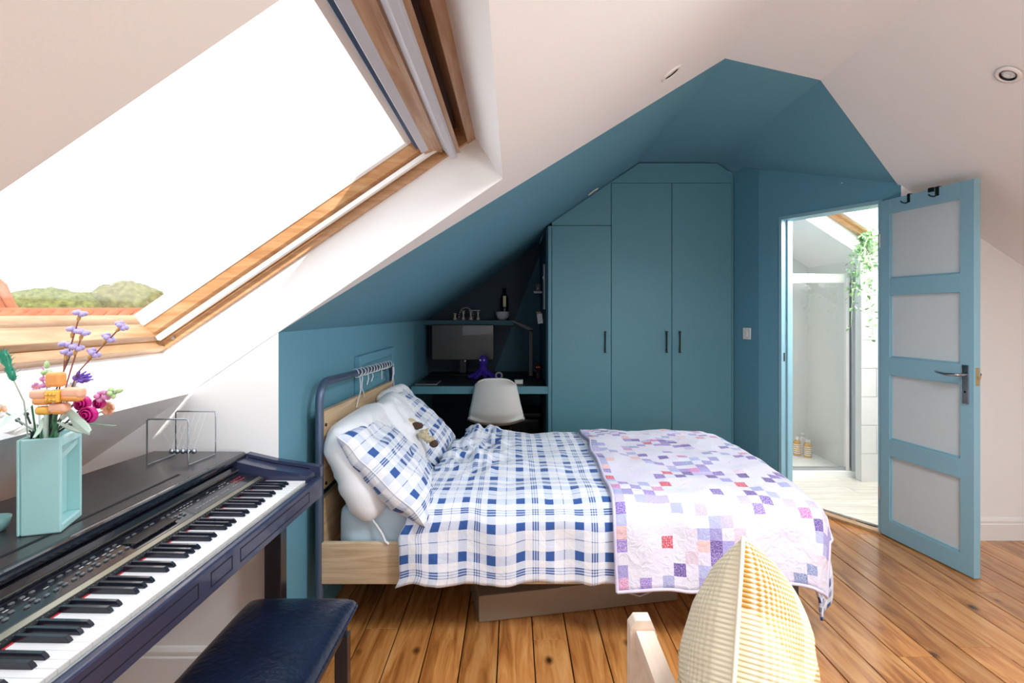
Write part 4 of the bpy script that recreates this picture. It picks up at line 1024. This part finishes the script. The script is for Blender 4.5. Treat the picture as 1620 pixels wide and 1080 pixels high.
for yy in (1.90,.62):
    for xx, w_ in ((-.845,.055),(-1.25,.05)):
        if xx < -1 : continue
        pbox('leg', (xx-.03,yy,.0), (xx+.028,yy+.05,.6695), pblack, .003)
pbox('rear_leg', (-1.27,.62,.0), (-1.23,.66,.6695), pblack, .003)
pbox('rear_leg', (-1.27,.99,.0), (-1.23,1.03,.6695), pblack, .003)
# ------------------------------------------------------------------ piano bench
bn = thing('piano_bench', 'black piano bench with a padded navy leather seat', 'bench', (-.62,1.29,0))
def seatf(sg):
    def g(i, j):
        u = i*2-1; v = j*2-1; x = u*.160; y = v*.345
        e = max(0,1-abs(u)**7)*max(0,1-abs(v)**9); 
        # rounded plan corners
        cx = max(0,abs(x)-.135); cy = max(0,abs(y)-.32); l_ = math.hypot(cx,cy)
        if l_ > .025: x -= math.copysign(cx*(1-.025/l_),x); y -= math.copysign(cy*(1-.025/l_),y)
        if sg > 0: return (x, y, .462+.030*e**.5+.006*(1-u*u)*(1-v*v))
        return (x, y, .457-.022*e**.5)
    return g
sm = MB().grid(seatf(1), 40, 60).grid(lambda i, j: seatf(-1)(1-i, j), 40, 60)
sm.build('seat', leather, bn, weld=True)
rim = [seatf(1)(i/20,0) for i in range(21)]+[seatf(1)(1,j/40) for j in range(1,41)]+[seatf(1)(1-i/20,1) for i in range(1,21)]+[seatf(1)(0,1-j/40) for j in range(1,40)]
MB().tube([Vector(p)-Vector((0,0,.002)) for p in rim], .0045, 6, closed=True).build('piping', leather, bn)
MB().box((-.135,-.32,.392),(.135,.32,.434)).build('apron', pblack, bn, .002)
for sx in (-1,1):
    for sy in (-1,1):
        x = sx*.125; yy = sy*.305; MB().box((x-.019,yy-.016,0),(x+.019,yy+.016,.391)).build('leg', pblack, bn, .002)
MB().tube([(-.16,-.26,.40),(-.185,-.26,.40)], .018, 12).build('height_knob', pblack, bn)
# ------------------------------------------------------------------ Newton's cradle
ZL = .8305
nc = thing('newtons_cradle', "chrome Newton's cradle with five balls on the piano lid", 'desk toy', (-1.10,1.83,ZL))
def fr_(y, x0, x1, r=.0024):
    m_ = MB(); h = .150; c_ = .004
    m_.tube([(x0,y,.003),(x0,y,h-c_),(x0+c_,y,h),(x1-c_,y,h),(x1,y,h-c_),(x1,y,.003)], r, 8); return m_.build('frame', chrome, nc)
fr_(-.07,-.072,.060); fr_(.07,-.066,.072)
for a, b in ((-.072,-.066),(.060,.072)): MB().tube([(a,-.07,.003),(b,.07,.003)], .0024, 8).build('base_rail', chrome, nc)
for k in range(5):
    x = -.036+k*.0184; bb_ = MB().ball((x,0,.030), .0090, seg=18).build('ball', chrome, nc)
    for s_ in (-1,1): MB().tube([(x,0,.039),(x+(-.006 if s_<0 else .003),s_*.07,.150)], .0004, 4).build('thread', wht, bb_)
# ------------------------------------------------------------------ vase and brick-built flowers
vm = mat('mint_ceramic', srgb(168,214,214), .3, coat=.3)
va = thing('vase', 'mint green carton-shaped ceramic vase with an open window side', 'vase', (-1.064,1.265,ZL), R(18.6))
W, D, H = .041, .056, .212
fv = MB()
fv.box((-W,-D,0),(-W+.007,D,H)); fv.box((-W+.007,-D,0),(W,-D+.009,H)); fv.box((-W+.007,D-.007,0),(W,D,H))
fv.box((-W+.007,-D+.009,0),(W,D-.007,.018))
fv.box((W-.012,-D+.009,H-.022),(W,D-.007,H))
fv.build('body', vm, va, bevel=.0035)
MB().box((W-.034,-D+.010,.019),(W-.028,D-.008,H-.03)).build('inner_wall', vm, va)
MB().prism([(W-.027,D-.009,H-.035),(W-.006,D-.009,H-.035),(W-.006,-D+.010,H-.055),(W-.027,-D+.010,H-.06)], (0,0,.012)).build('inner_ledge', vm, va)
lt = MB()
yy0 = -.012; zz = .155
for k, (dz, a_) in enumerate(((0,0),(-.011,.35),(-.017,-.35),(-.028,.0),(-.037,-.12),(-.045,.35),(-.053,.0),(-.063,-.3),(-.070,.25))):
    lt.box((W-.0281,-.013,-.0013),(W-.0245,.013,.0013), M=Matrix.Translation((0,yy0-.006,zz+dz)) @ Matrix.Rotation(a_,4,'X'))
lt.build('embossed_lettering', vm, va)
pm = lambda n, r, g, b: mat(n, srgb(r,g,b), .35, coat=.2)
f_or = pm('petal_orange',246,168,96); f_pe = pm('petal_peach',250,190,158); f_ye = pm('petal_yellow',246,190,80); f_mag = pm('rose_magenta',206,26,132); f_pk = pm('petal_pink',232,150,200)
f_lav = pm('lavender',186,170,222); f_pur = pm('petal_purple',128,100,206); f_teal = pm('teal_green',34,140,110); f_sage = pm('sage_leaf',204,226,212); f_grn = pm('stem_green',70,128,88); f_dg = pm('dark_stem',28,52,50); f_lime = pm('lime_bud',192,222,160); f_wh = pm('petal_white',244,240,236); f_tan = pm('stem_tan',214,164,96); f_brn = pm('stem_brown',150,92,80)
mouth = Vector((-1.078,1.262,ZL+.10))
def FP(px, py, d=1.25): return P(px, py, d)
def stem(par, org, top, r=.0022, m=f_grn, sag=.0, base=None):
    b0 = Vector(base) if base is not None else mouth+Vector((random.uniform(-.012,.006),random.uniform(-.02,.02),0))
    mid = Vector((b0.x+.15*(top.x-b0.x), b0.y, ZL+H)); 
    return MB().tube([b0-org, mid-org, (mid*.45+top*.55)-org+Vector((0,0,sag)), top-org], r, 6).build('stem', m, par)
def petal(par, org, c, ang_, ln, wd, m, tilt=.35, th_=.004, face=None):
    mb = MB(); pts = []; n = 10
    for k in range(n):
        a = 2*PI*k/n; pts.append((wd*math.sin(a), th_*0, ln*.5+ln*.5*(-math.cos(a))))
    Mx = Matrix.Translation(c-org) @ Matrix.Rotation(ang_,4,'Y') @ Matrix.Rotation(-tilt,4,'X')
    mb.prism(pts, (0,-th_,0), M=Mx); return mb.build('petal', m, par, .001)
def flower(name, label, px, py, d, n, ln, wd, mats_, mc, rc, m_stem=f_grn, tilt=.3, cat='flower', th_=.006, group='toy brick flowers in the mint vase'):
    c = FP(px, py, d); t = thing(name, label, cat, c, 0, group)
    stem(t, c, c+Vector((0,.01,0)), m=m_stem)
    for k in range(n): petal(t, c, c, 2*PI*k/n+.1, ln, wd, mats_[k % len(mats_)], tilt, th_)
    MB().ball((0,-.006,0), (rc,rc*.6,rc), seg=12).build('flower_centre', mc, t)
    for k in range(5): a = 2*PI*k/5; MB().lathe([(0,0),(.004,0),(.004,.004),(0,.004)], 8, M=Matrix.Translation((rc*.6*math.cos(a),-.006-rc*.5,rc*.6*math.sin(a))) @ Matrix.Rotation(PI/2,4,'X')).build('stud', mc, t)
    return t
random.seed(11)
# big orange flower facing the camera, petals as blocks
c = FP(90,628,1.17); t = thing('toy_flower', 'large orange and peach brick flower in the middle of the vase', 'flower', c)
stem(t, c, c+Vector((0,.012,0)), .004)
for dx_, dz_, sx_, sz_, m_ in ((-.002,.038,.017,.016,f_or),(-.034,.006,.019,.010,f_pe),(-.030,-.008,.017,.008,f_or),(.036,.010,.022,.011,f_pe),(.034,-.001,.02,.008,f_or),(.006,-.022,.019,.010,f_pe),(.006,-.030,.014,.006,f_or),(-.026,-.028,.015,.009,f_ye)):
    mb = MB(); rbox(mb, (dx_-sx_,-.012,dz_-sz_), (dx_+sx_,.012,dz_+sz_), .0075, nx=8); mb.build('petal', m_, t)
mb = MB(); rbox(mb, (-.013,-.017,-.010), (.015,.012,.016), .003, nx=6)
mb.build('flower_centre', f_ye, t)
for sx_ in (-.007,.001,.009):
    for sz_ in (-.003,.008): MB().lathe([(0,0),(.0028,0),(.0028,.004),(0,.004)], 8, M=Matrix.Translation((sx_,-.017,sz_)) @ Matrix.Rotation(PI/2,4,'X')).build('stud', f_ye, t)
# roses
def rose(px, py, d, r, lab):
    c = FP(px, py, d); t = thing('toy_rose', lab, 'flower', c, 0)
    stem(t, c, c+Vector((0,.012,0)), .002, f_dg)
    for ring, (rr_, n_) in enumerate(((r,5),(r*.68,4),(r*.35,3))):
        for k in range(n_):
            a = 2*PI*k/n_+ring*.5; pts = []
            for q_ in range(7):
                b = a+(q_/6-.5)*2*PI/n_*1.25; rad = rr_*(1+.07*math.sin(q_*PI/6))
                pts.append((rad*math.cos(b), -.004*ring, rad*math.sin(b)))
            inn = [(p[0]*.84, p[1]-.001, p[2]*.84) for p in pts[::-1]]
            MB().prism(pts+inn, (0,-.012+.001*ring,0)).build('petal', f_mag, t)
    MB().ball((0,-.006,0), (r*.3,.008,r*.3), seg=10).build('bud', f_mag, t)
    MB().lathe([(0,0),(r*.9,0),(r*.8,.004),(0,.006)], 12, M=Matrix.Rotation(PI/2,4,'X')).build('calyx', f_mag, t)
rose(134,637,1.22,.0155,'magenta brick rose nearest the big orange flower'); rose(143,655,1.20,.017,'magenta brick rose lowest in the bunch'); rose(128,621,1.26,.0095,'smallest magenta brick rose at the top of the bunch'); rose(160,637,1.25,.011,'magenta brick rose at the right of the bunch')
# purple aster
c = FP(125,597,1.24); t = thing('toy_flower', 'purple spiky brick flower above the magenta roses', 'flower', c)
stem(t, c, c, .0022, f_sage)
for k in range(16):
    a = R(-75+k*9.5); ln = random.uniform(.026,.034)
    MB().tube([(0,0,0),(ln*.6*math.cos(a)*1,-.01+.004*(k%3),ln*.6*math.sin(a)*.55),(ln*math.cos(a),-.012+.008*(k%3),ln*math.sin(a)*.5+.003)], [.003,.0028,.0016], 6).build('petal', f_pur, t)
MB().ball((-.004,-.004,0), .007, seg=10).build('flower_centre', f_pur, t)
# lavender sprigs
def sprig(pts_px, d, lab, base=None):
    tip = FP(*pts_px[0], d); t = thing('toy_lavender', lab, 'flower', tip, 0)
    low = FP(*pts_px[-1], d)
    b0 = mouth+Vector((-.015,.0,0))
    MB().tube([b0-tip, low-tip, Vector((0,0,0))], .0016, 6).build('stem', f_brn, t)
    for (px, py) in pts_px[:-1]:
        c = FP(px, py, d)-tip
        dirv = (tip-low).normalized(); Mx = Matrix.Translation(c) @ dirv.to_track_quat('Z','Y').to_matrix().to_4x4()
        h = MB().lathe([(0,-.016),(.0022,-.015),(.0045,-.008),(.003,-.002),(0,0)], 10, M=Mx).build('bud_cup', f_tan, t)
        mb = MB()
        for k in range(6): a = k*PI/3; mb.ball((.009*math.cos(a),.009*math.sin(a),.003+.002*(k%2)), (.0062,.0062,.0055), seg=8, M=Mx)
        mb.ball((0,0,.005), (.004,.004,.004), seg=8, M=Mx); mb.build('blossom', f_lav, t)
sprig([(126,498),(116,524),(107,560),(100,590)], 1.24, 'tallest lavender brick sprig, straight up from the vase')
sprig([(130,528),(121,552),(112,585)], 1.22, 'short lavender brick sprig just right of the tallest')
sprig([(104,547),(101,585)], 1.26, 'shortest lavender brick sprig, left of the tallest')
sprig([(191,517),(170,536),(147,560),(122,590)], 1.23, 'lavender brick sprig leaning far out to the right')
# teal grass head
c = FP(8,560,1.12); t = thing('toy_grass', 'teal green bristly brick grass head at the left edge', 'flower', c)
pA, pB = FP(4,556,1.12), FP(22,602,1.12); ax = pB-pA
MB().tube([pA-c, (pA+ax*.35)-c, (pA+ax*.5)-c, (pA+ax*.62)-c, (pA+ax*.9)-c, pB-c], [.008,.0095,.005,.0075,.0065,.003], 12).build('seed_head', f_teal, t)
br_ = MB()
for k in range(60):
    s_ = random.random(); a = random.uniform(0,2*PI); p = pA+ax*s_-c; dv_ = Vector((math.cos(a), math.sin(a), .5)).normalized()*random.uniform(.010,.018)
    br_.tube([p, p+dv_+Vector((0,0,.006))], [.0007,.0003], 4)
tag(br_.build('bristles', f_teal, t), kind='stuff')
MB().tube([pB-c, FP(38,635,1.15)-c, mouth+Vector((-.03,0,.05))-c], .0017, 6).build('stem', f_sage, t)
c = FP(116,549,1.30); t = thing('toy_bud', 'small teal brick bud behind the lavender sprigs', 'flower', c)
MB().ball((0,0,0), (.010,.008,.006), seg=12).build('bud', f_teal, t); stem(t, c, c, .0018, f_dg)
# snapdragon stalks
def snap(px, py, d, dirpx, lab):
    c = FP(px, py, d); t = thing('toy_snapdragon', lab, 'flower', c)
    u_ = (FP(px+dirpx[0], py+dirpx[1], d)-c).normalized(); Mx = u_.to_track_quat('Z','Y').to_matrix().to_4x4()
    MB().lathe([(0,.012),(.004,.008),(.006,0),(.004,-.006),(0,-.008)], 10, M=Mx).build('bud', f_lime, t)
    for k in range(3):
        z = -.016-.015*k; mb = MB()
        for q_ in range(4): a = q_*PI/2+k*.6; mb.ball((.008*math.cos(a),.008*math.sin(a),z), (.006,.006,.006), seg=8, M=Mx)
        mb.build('blossom', (f_pk if k else f_lime), t)
        MB().tube([Mx @ Vector((0.004,0,z)), Mx @ Vector((.012,0,z+.014))], .0016, 6).build('stamen', f_pk, t)
    stem(t, c, c-u_*.01, .0018, f_sage)
snap(74,578,1.28,(0,-20),'upright pink and lime brick stalk behind the orange flower')
snap(188,618,1.24,(22,-7),'pink and lime brick stalk pointing right beyond the roses')
# peach flower right, left edge flower, white blossom
for px, py, d, m1, m2, lab, sc_ in ((174,645,1.27,f_pe,f_pe,'peach cupped brick flower right of the roses',1.0),(3,648,1.15,f_wh,f_pe,'cream brick flower cut by the left picture edge',1.0),(118,612,1.30,f_wh,f_wh,'white brick blossom behind the orange flower',.9),(60,612,1.3,f_pk,f_pk,'pink brick blossom left behind the orange flower',.7)):
    c = FP(px, py, d); t = thing('toy_blossom', lab, 'flower', c)
    stem(t, c, c, .002, f_sage)
    for k in range(5):
        a = 2*PI*k/5; mb = MB(); rbox(mb, (-.007*sc_,-.003,.002), (.007*sc_,.003,.018*sc_), .0028, nx=6)
        mb.v = [tuple(Matrix.Rotation(a,4,'Y') @ Matrix.Rotation(.5,4,'X') @ Vector(v)) for v in mb.v]; mb.build('petal', (m1,m2)[k%2], t)
    MB().ball((0,-.003,0), .005*sc_, seg=10).build('flower_centre', f_ye, t)
# big sage leaves
def leaf(pts_px, d0, d1, wmax, lab, m=f_sage):
    ps = [FP(px, py, d0+(d1-d0)*i/(len(pts_px)-1)) for i, (px, py) in enumerate(pts_px)]; c = ps[0]
    t = thing('toy_leaf', lab, 'leaf', c); mb = MB(); n = len(ps); vs = []; 
    prof = [.35,.8,1,.85,.45] if n == 5 else [.4,1,.8,.35]
    for i, p in enumerate(ps):
        d_ = (ps[min(i+1,n-1)]-ps[max(i-1,0)]).normalized(); nn = d_.cross(Vector((0,1,0))).normalized()*wmax*prof[i]
        for th_ in (-.0015,.0015): vs += [p-nn+Vector((0,th_,0))-c, p+Vector((0,th_-.003,0))-c, p+nn+Vector((0,th_,0))-c]
    fs = []
    for i in range(n-1):
        a = i*6; b = a+6
        fs += [(a,a+1,b+1,b),(a+1,a+2,b+2,b+1),(a+3,b+3,b+4,a+4),(a+4,b+4,b+5,a+5),(a,b,b+3,a+3),(a+2,a+5,b+5,b+2)]
    fs += [(0,3,4,1),(1,4,5,2)]; e_ = (n-1)*6; fs += [(e_,e_+1,e_+4,e_+3),(e_+1,e_+2,e_+5,e_+4)]
    mb.add(vs, fs, 0, False); mb.build('blade', m, t, bevel=.0006)
    MB().tube([ps[0]-c, mouth+Vector((-.01,0,.06))-c, mouth+Vector((-.01,0,0))-c], .002, 6).build('stem', f_grn, t)
leaf([(98,662),(108,650),(122,666),(136,678),(143,684)], 1.2, 1.17, .013, 'broad sage leaf drooping right over the vase rim')
leaf([(92,668),(108,676),(124,682),(141,686)], 1.2, 1.18, .005, 'thin sage leaf under the broad right-hand one')
leaf([(50,640),(38,648),(20,660),(4,672),(-10,682)], 1.2, 1.1, .0135, 'long sage leaf sweeping out to the left edge')
leaf([(68,662),(66,672),(60,684),(54,692)], 1.18, 1.16, .0055, 'small sage leaf hanging at the vase front')
leaf([(60,672),(42,676),(24,684),(8,684)], 1.25, 1.18, .0085, 'pale leaf low behind the vase left', f_wh)
leaf([(100,668),(130,670),(155,671),(184,673)], 1.25, 1.27, .0014, 'thin pointed blade reaching right over the piano', f_grn)
for i, (px, dd_) in enumerate(((73,1.235),(80,1.25),(87,1.235))):
    c = FP(px, 655, dd_); t = thing('toy_reed', ('pale green thick brick stem at the left above the rim','dark green thick brick stem in the middle above the rim','green thick brick stem at the right above the rim')[i], 'stem', c)
    MB().tube([(0,0,0),Vector((0,0,-.075)),Vector((0,0,-.14))], .0045, 10).build('stem', (f_sage,f_dg,f_grn)[i], t)
    MB().tube([(0,0,.0),(0,0,.008)], .0055, 10).build('joint', f_dg, t)
for i, (ax_, ay_, bx_, by_) in enumerate(((28,664,50,684),(42,655,54,684))):
    c = FP(ax_, ay_, 1.24); t = thing('toy_twig', ('dark twig leaning left at the vase rim','dark upright twig at the left of the vase rim')[i], 'twig', c)
    MB().tube([(0,0,0), FP(bx_,by_,1.24)-c, mouth+Vector((-.03,0,.05))-c], .0022, 6).build('twig', f_dg, t); MB().ball((0,0,0), .005, seg=8).build('knot', f_dg, t)
ds = thing('glass_dish', 'pale glass dish cut by the left picture edge', 'dish', (-1.165,1.235,ZL))
MB().lathe([(0,0),(.018,0),(.026,.012),(.030,.03),(.027,.03),(.022,.013),(0,.004)], 20).build('dish_body', vm, ds)

# ------------------------------------------------------------------ armchair and crocheted cushion in front
ac = thing('armchair', 'pale wooden armchair in the foreground, only its left arm in view', 'armchair', (.55,.95,0))
OA = Vector((.55,.95,0))
def ab(name, pts, vec, m=pale_wood, bevel=.006):
    return MB().prism([Vector(p)-OA for p in pts], vec).build(name, m, ac, bevel)
for x0, nm in ((.262,'l'),(1.24,'r')):
    ab('arm_post', [(x0,1.23,0),(x0+.060,1.23,0),(x0+.060,1.23,.60),(x0+.047,1.23,.632),(x0+.013,1.23,.632),(x0,1.23,.615)], (0,.035,0), bevel=.004)
    ab('arm', [(x0+.012,1.229,.612),(x0+.012,.50,.585),(x0+.012,.50,.555),(x0+.012,1.229,.572)], (.040,0,0), bevel=.004)
    ab('side_rail', [(x0+.01,.45,.20),(x0+.01,1.229,.28),(x0+.01,1.229,.33),(x0+.01,.45,.25)], (.035,0,0))
    ab('rear_leg', [(x0+.005,.42,0),(x0+.005,.47,0),(x0+.005,.42,.62),(x0+.005,.37,.62)], (.045,0,0))
for y_, z_ in ((1.15,.28),(.50,.22)): ab('cross_rail', [(.31,y_,z_),(1.24,y_,z_),(1.24,y_,z_+.05),(.31,y_,z_+.05)], (0,.03,0))
mb = MB(); rbox(mb, (.325,.46,.33), (1.235,1.20,.39), .04, nx=14); mb.v = [tuple(Vector(v)-OA) for v in mb.v]; mb.build('seat_pad', mat('cream_canvas', srgb(226,214,192), .9, bump=.2, bscale=200), ac)
# cushion: built standing on its edge, faces to left and right
def crochet():
    m = bpy.data.materials.new('yellow_gingham'); m.use_nodes = True; nt = m.node_tree; L = nt.links; b = nt.nodes['Principled BSDF']
    b.inputs['Roughness'].default_value = .95
    uv = nt.nodes.new('ShaderNodeUVMap'); uv.uv_map = 'UVMap'
    mp = nt.nodes.new('ShaderNodeMapping'); mp.inputs['Scale'].default_value = (1,1,1); L.new(uv.outputs[0], mp.inputs['Vector'])
    sx = nt.nodes.new('ShaderNodeSeparateXYZ'); L.new(mp.outputs[0], sx.inputs[0])
    def wv(sock):
        a = nt.nodes.new('ShaderNodeMath'); a.operation = 'MULTIPLY'; a.inputs[1].default_value = 2*PI/.0078; L.new(sock, a.inputs[0])
        s_ = nt.nodes.new('ShaderNodeMath'); s_.operation = 'SINE'; L.new(a.outputs[0], s_.inputs[0])
        c_ = nt.nodes.new('ShaderNodeMath'); c_.operation = 'MULTIPLY_ADD'; c_.inputs[1].default_value = .5; c_.inputs[2].default_value = .5; L.new(s_.outputs[0], c_.inputs[0]); return c_.outputs[0]
    u_, v_ = wv(sx.outputs[0]), wv(sx.outputs[1])
    av = nt.nodes.new('ShaderNodeMath'); av.operation = 'ADD'; L.new(u_, av.inputs[0]); L.new(v_, av.inputs[1])
    at = nt.nodes.new('ShaderNodeAttribute'); at.attribute_name = 'patch'
    dk_ = nt.nodes.new('ShaderNodeMix'); dk_.data_type = 'RGBA'; dk_.blend_type = 'MIX'
    L.new(at.outputs['Color'], dk_.inputs[6]); dk_.inputs[7].default_value = srgb(230,219,190)
    r = nt.nodes.new('ShaderNodeValToRGB'); r.color_ramp.elements[0].position = .22; r.color_ramp.elements[1].position = .72
    hf = nt.nodes.new('ShaderNodeMath'); hf.operation = 'MULTIPLY'; hf.inputs[1].default_value = .5; L.new(av.outputs[0], hf.inputs[0]); L.new(hf.outputs[0], r.inputs['Fac'])
    inv = nt.nodes.new('ShaderNodeMath'); inv.operation = 'SUBTRACT'; inv.inputs[0].default_value = 1; L.new(r.outputs['Color'], inv.inputs[1])
    L.new(inv.outputs[0], dk_.inputs['Factor']); L.new(dk_.outputs[2], b.inputs['Base Color'])
    bp = nt.nodes.new('ShaderNodeBump'); bp.inputs['Strength'].default_value = .5; bp.inputs['Distance'].default_value = .003
    L.new(av.outputs[0], bp.inputs['Height']); L.new(bp.outputs['Normal'], b.inputs['Normal']); return m
cu = thing('cushion', 'cream and yellow gingham patchwork cushion standing on the armchair', 'cushion', (.435,1.02,.385))
CW, CH_, CT = .40, .46, .235
NU, NV = 80, 90
def cuf(sg):
    def g(i, j):
        u = i*2-1; v = j*2-1
        e = max(0,1-abs(u)**2.2)*max(0,1-abs(v)**2.2); h = CT/2*e**.5
        narrow = 1-.30*max(0,v)**1.5*0
        y = u*CW/2*(1-.08*(1-u*u)); z = CH_/2+v*CH_/2
        pinch = 1-.10*abs(v)**3*(1-u*u); 
        return Vector((sg*h*(1+.10*nz(u*2,v*2,sg)+.05*nz(u*5,v*5,sg)), y*(1-.10*abs(v)**3*(1-abs(u))), z))
    return g
# the near top corner points up: rotate in its own plane
Rc = Matrix.Translation((0,0,.245)) @ Matrix.Rotation(R(-30),4,'Z') @ Matrix.Rotation(R(-30),4,'X') @ Matrix.Translation((0,0,-.235))
mb = MB(); f1, f2 = cuf(-1), cuf(1)
mb.grid(lambda i, j: Rc @ f1(1-i, j), NU, NV, uvfn=lambda i, j: ((1-i)*CW, j*CH_)); mb.grid(lambda i, j: Rc @ f2(i, j), NU, NV, uvfn=lambda i, j: (i*CW, j*CH_))
co = mb.build('cover', crochet(), cu, weld=False)
cm = co.data; ca = cm.color_attributes.new('patch', 'FLOAT_COLOR', 'CORNER')
ylw = [srgb(182,128,48), srgb(196,148,70), srgb(208,176,110)]; crm = srgb(228,218,192)
for fi, pf in enumerate(cm.polygons):
    side = fi // (NU*NV); k = fi % (NU*NV); i = (k % NU)/NU; j = (k//NU)/NV
    if side == 0: i = 1-i
    # eight-pointed star made of right triangles
    gx = i*4; gy = j*4; cx, cy = int(gx), int(gy); fx, fy = gx-cx, gy-cy
    tri = (fx+fy > 1) if (cx+cy) % 2 == 0 else (fx > fy)
    ctr = 1 <= cx <= 2 and 1 <= cy <= 2
    corner = cx in (0,3) and cy in (0,3)
    if side == 1: col = ylw[(cx+2*cy+(1 if tri else 0)) % 3] if (tri or corner) else srgb(222,204,158)
    else: col = ylw[1] if (tri and (ctr or (cx+cy) % 3 == 1)) else crm
    for li in pf.loop_indices: cm.attributes['patch'].data[li].color = col
rimp = [Rc @ f2(0 if True else 0, j/30)*1 for j in range(31)]+[Rc @ f2(i/24, 1) for i in range(1,25)]+[Rc @ f2(1, 1-j/30) for j in range(1,31)]+[Rc @ f2(1-i/24, 0) for i in range(1,24)]
MB().tube(rimp, .004, 6, closed=True).build('edge_stitching', mat('cream_yarn', srgb(240,230,208), .95), cu)

# repeats of one kind share a group
GR = {'wardrobe':'built-in wardrobes on the far wall','recessed_downlight':'recessed ceiling downlights','over_door_hook':'hooks over the open door','pillow':'pillows at the head of the bed','toy_rose':'magenta brick roses in the vase','toy_flower':'large brick flowers in the vase','toy_lavender':'lavender brick sprigs in the vase','toy_snapdragon':'pink and lime brick stalks in the vase','toy_blossom':'small brick blossoms in the vase','toy_leaf':'brick leaves in the vase','toy_reed':'thick brick stems in the vase','toy_twig':'dark brick twigs in the vase','trinket':'trinkets on the alcove shelf','distant_house':'distant houses outside the roof window','cardboard_pack':'cardboard packs under the bed'}
for o in bpy.data.objects:
    k = o.name.split('.')[0]
    if o.parent is None and k in GR and 'label' in o: o['group'] = GR[k]
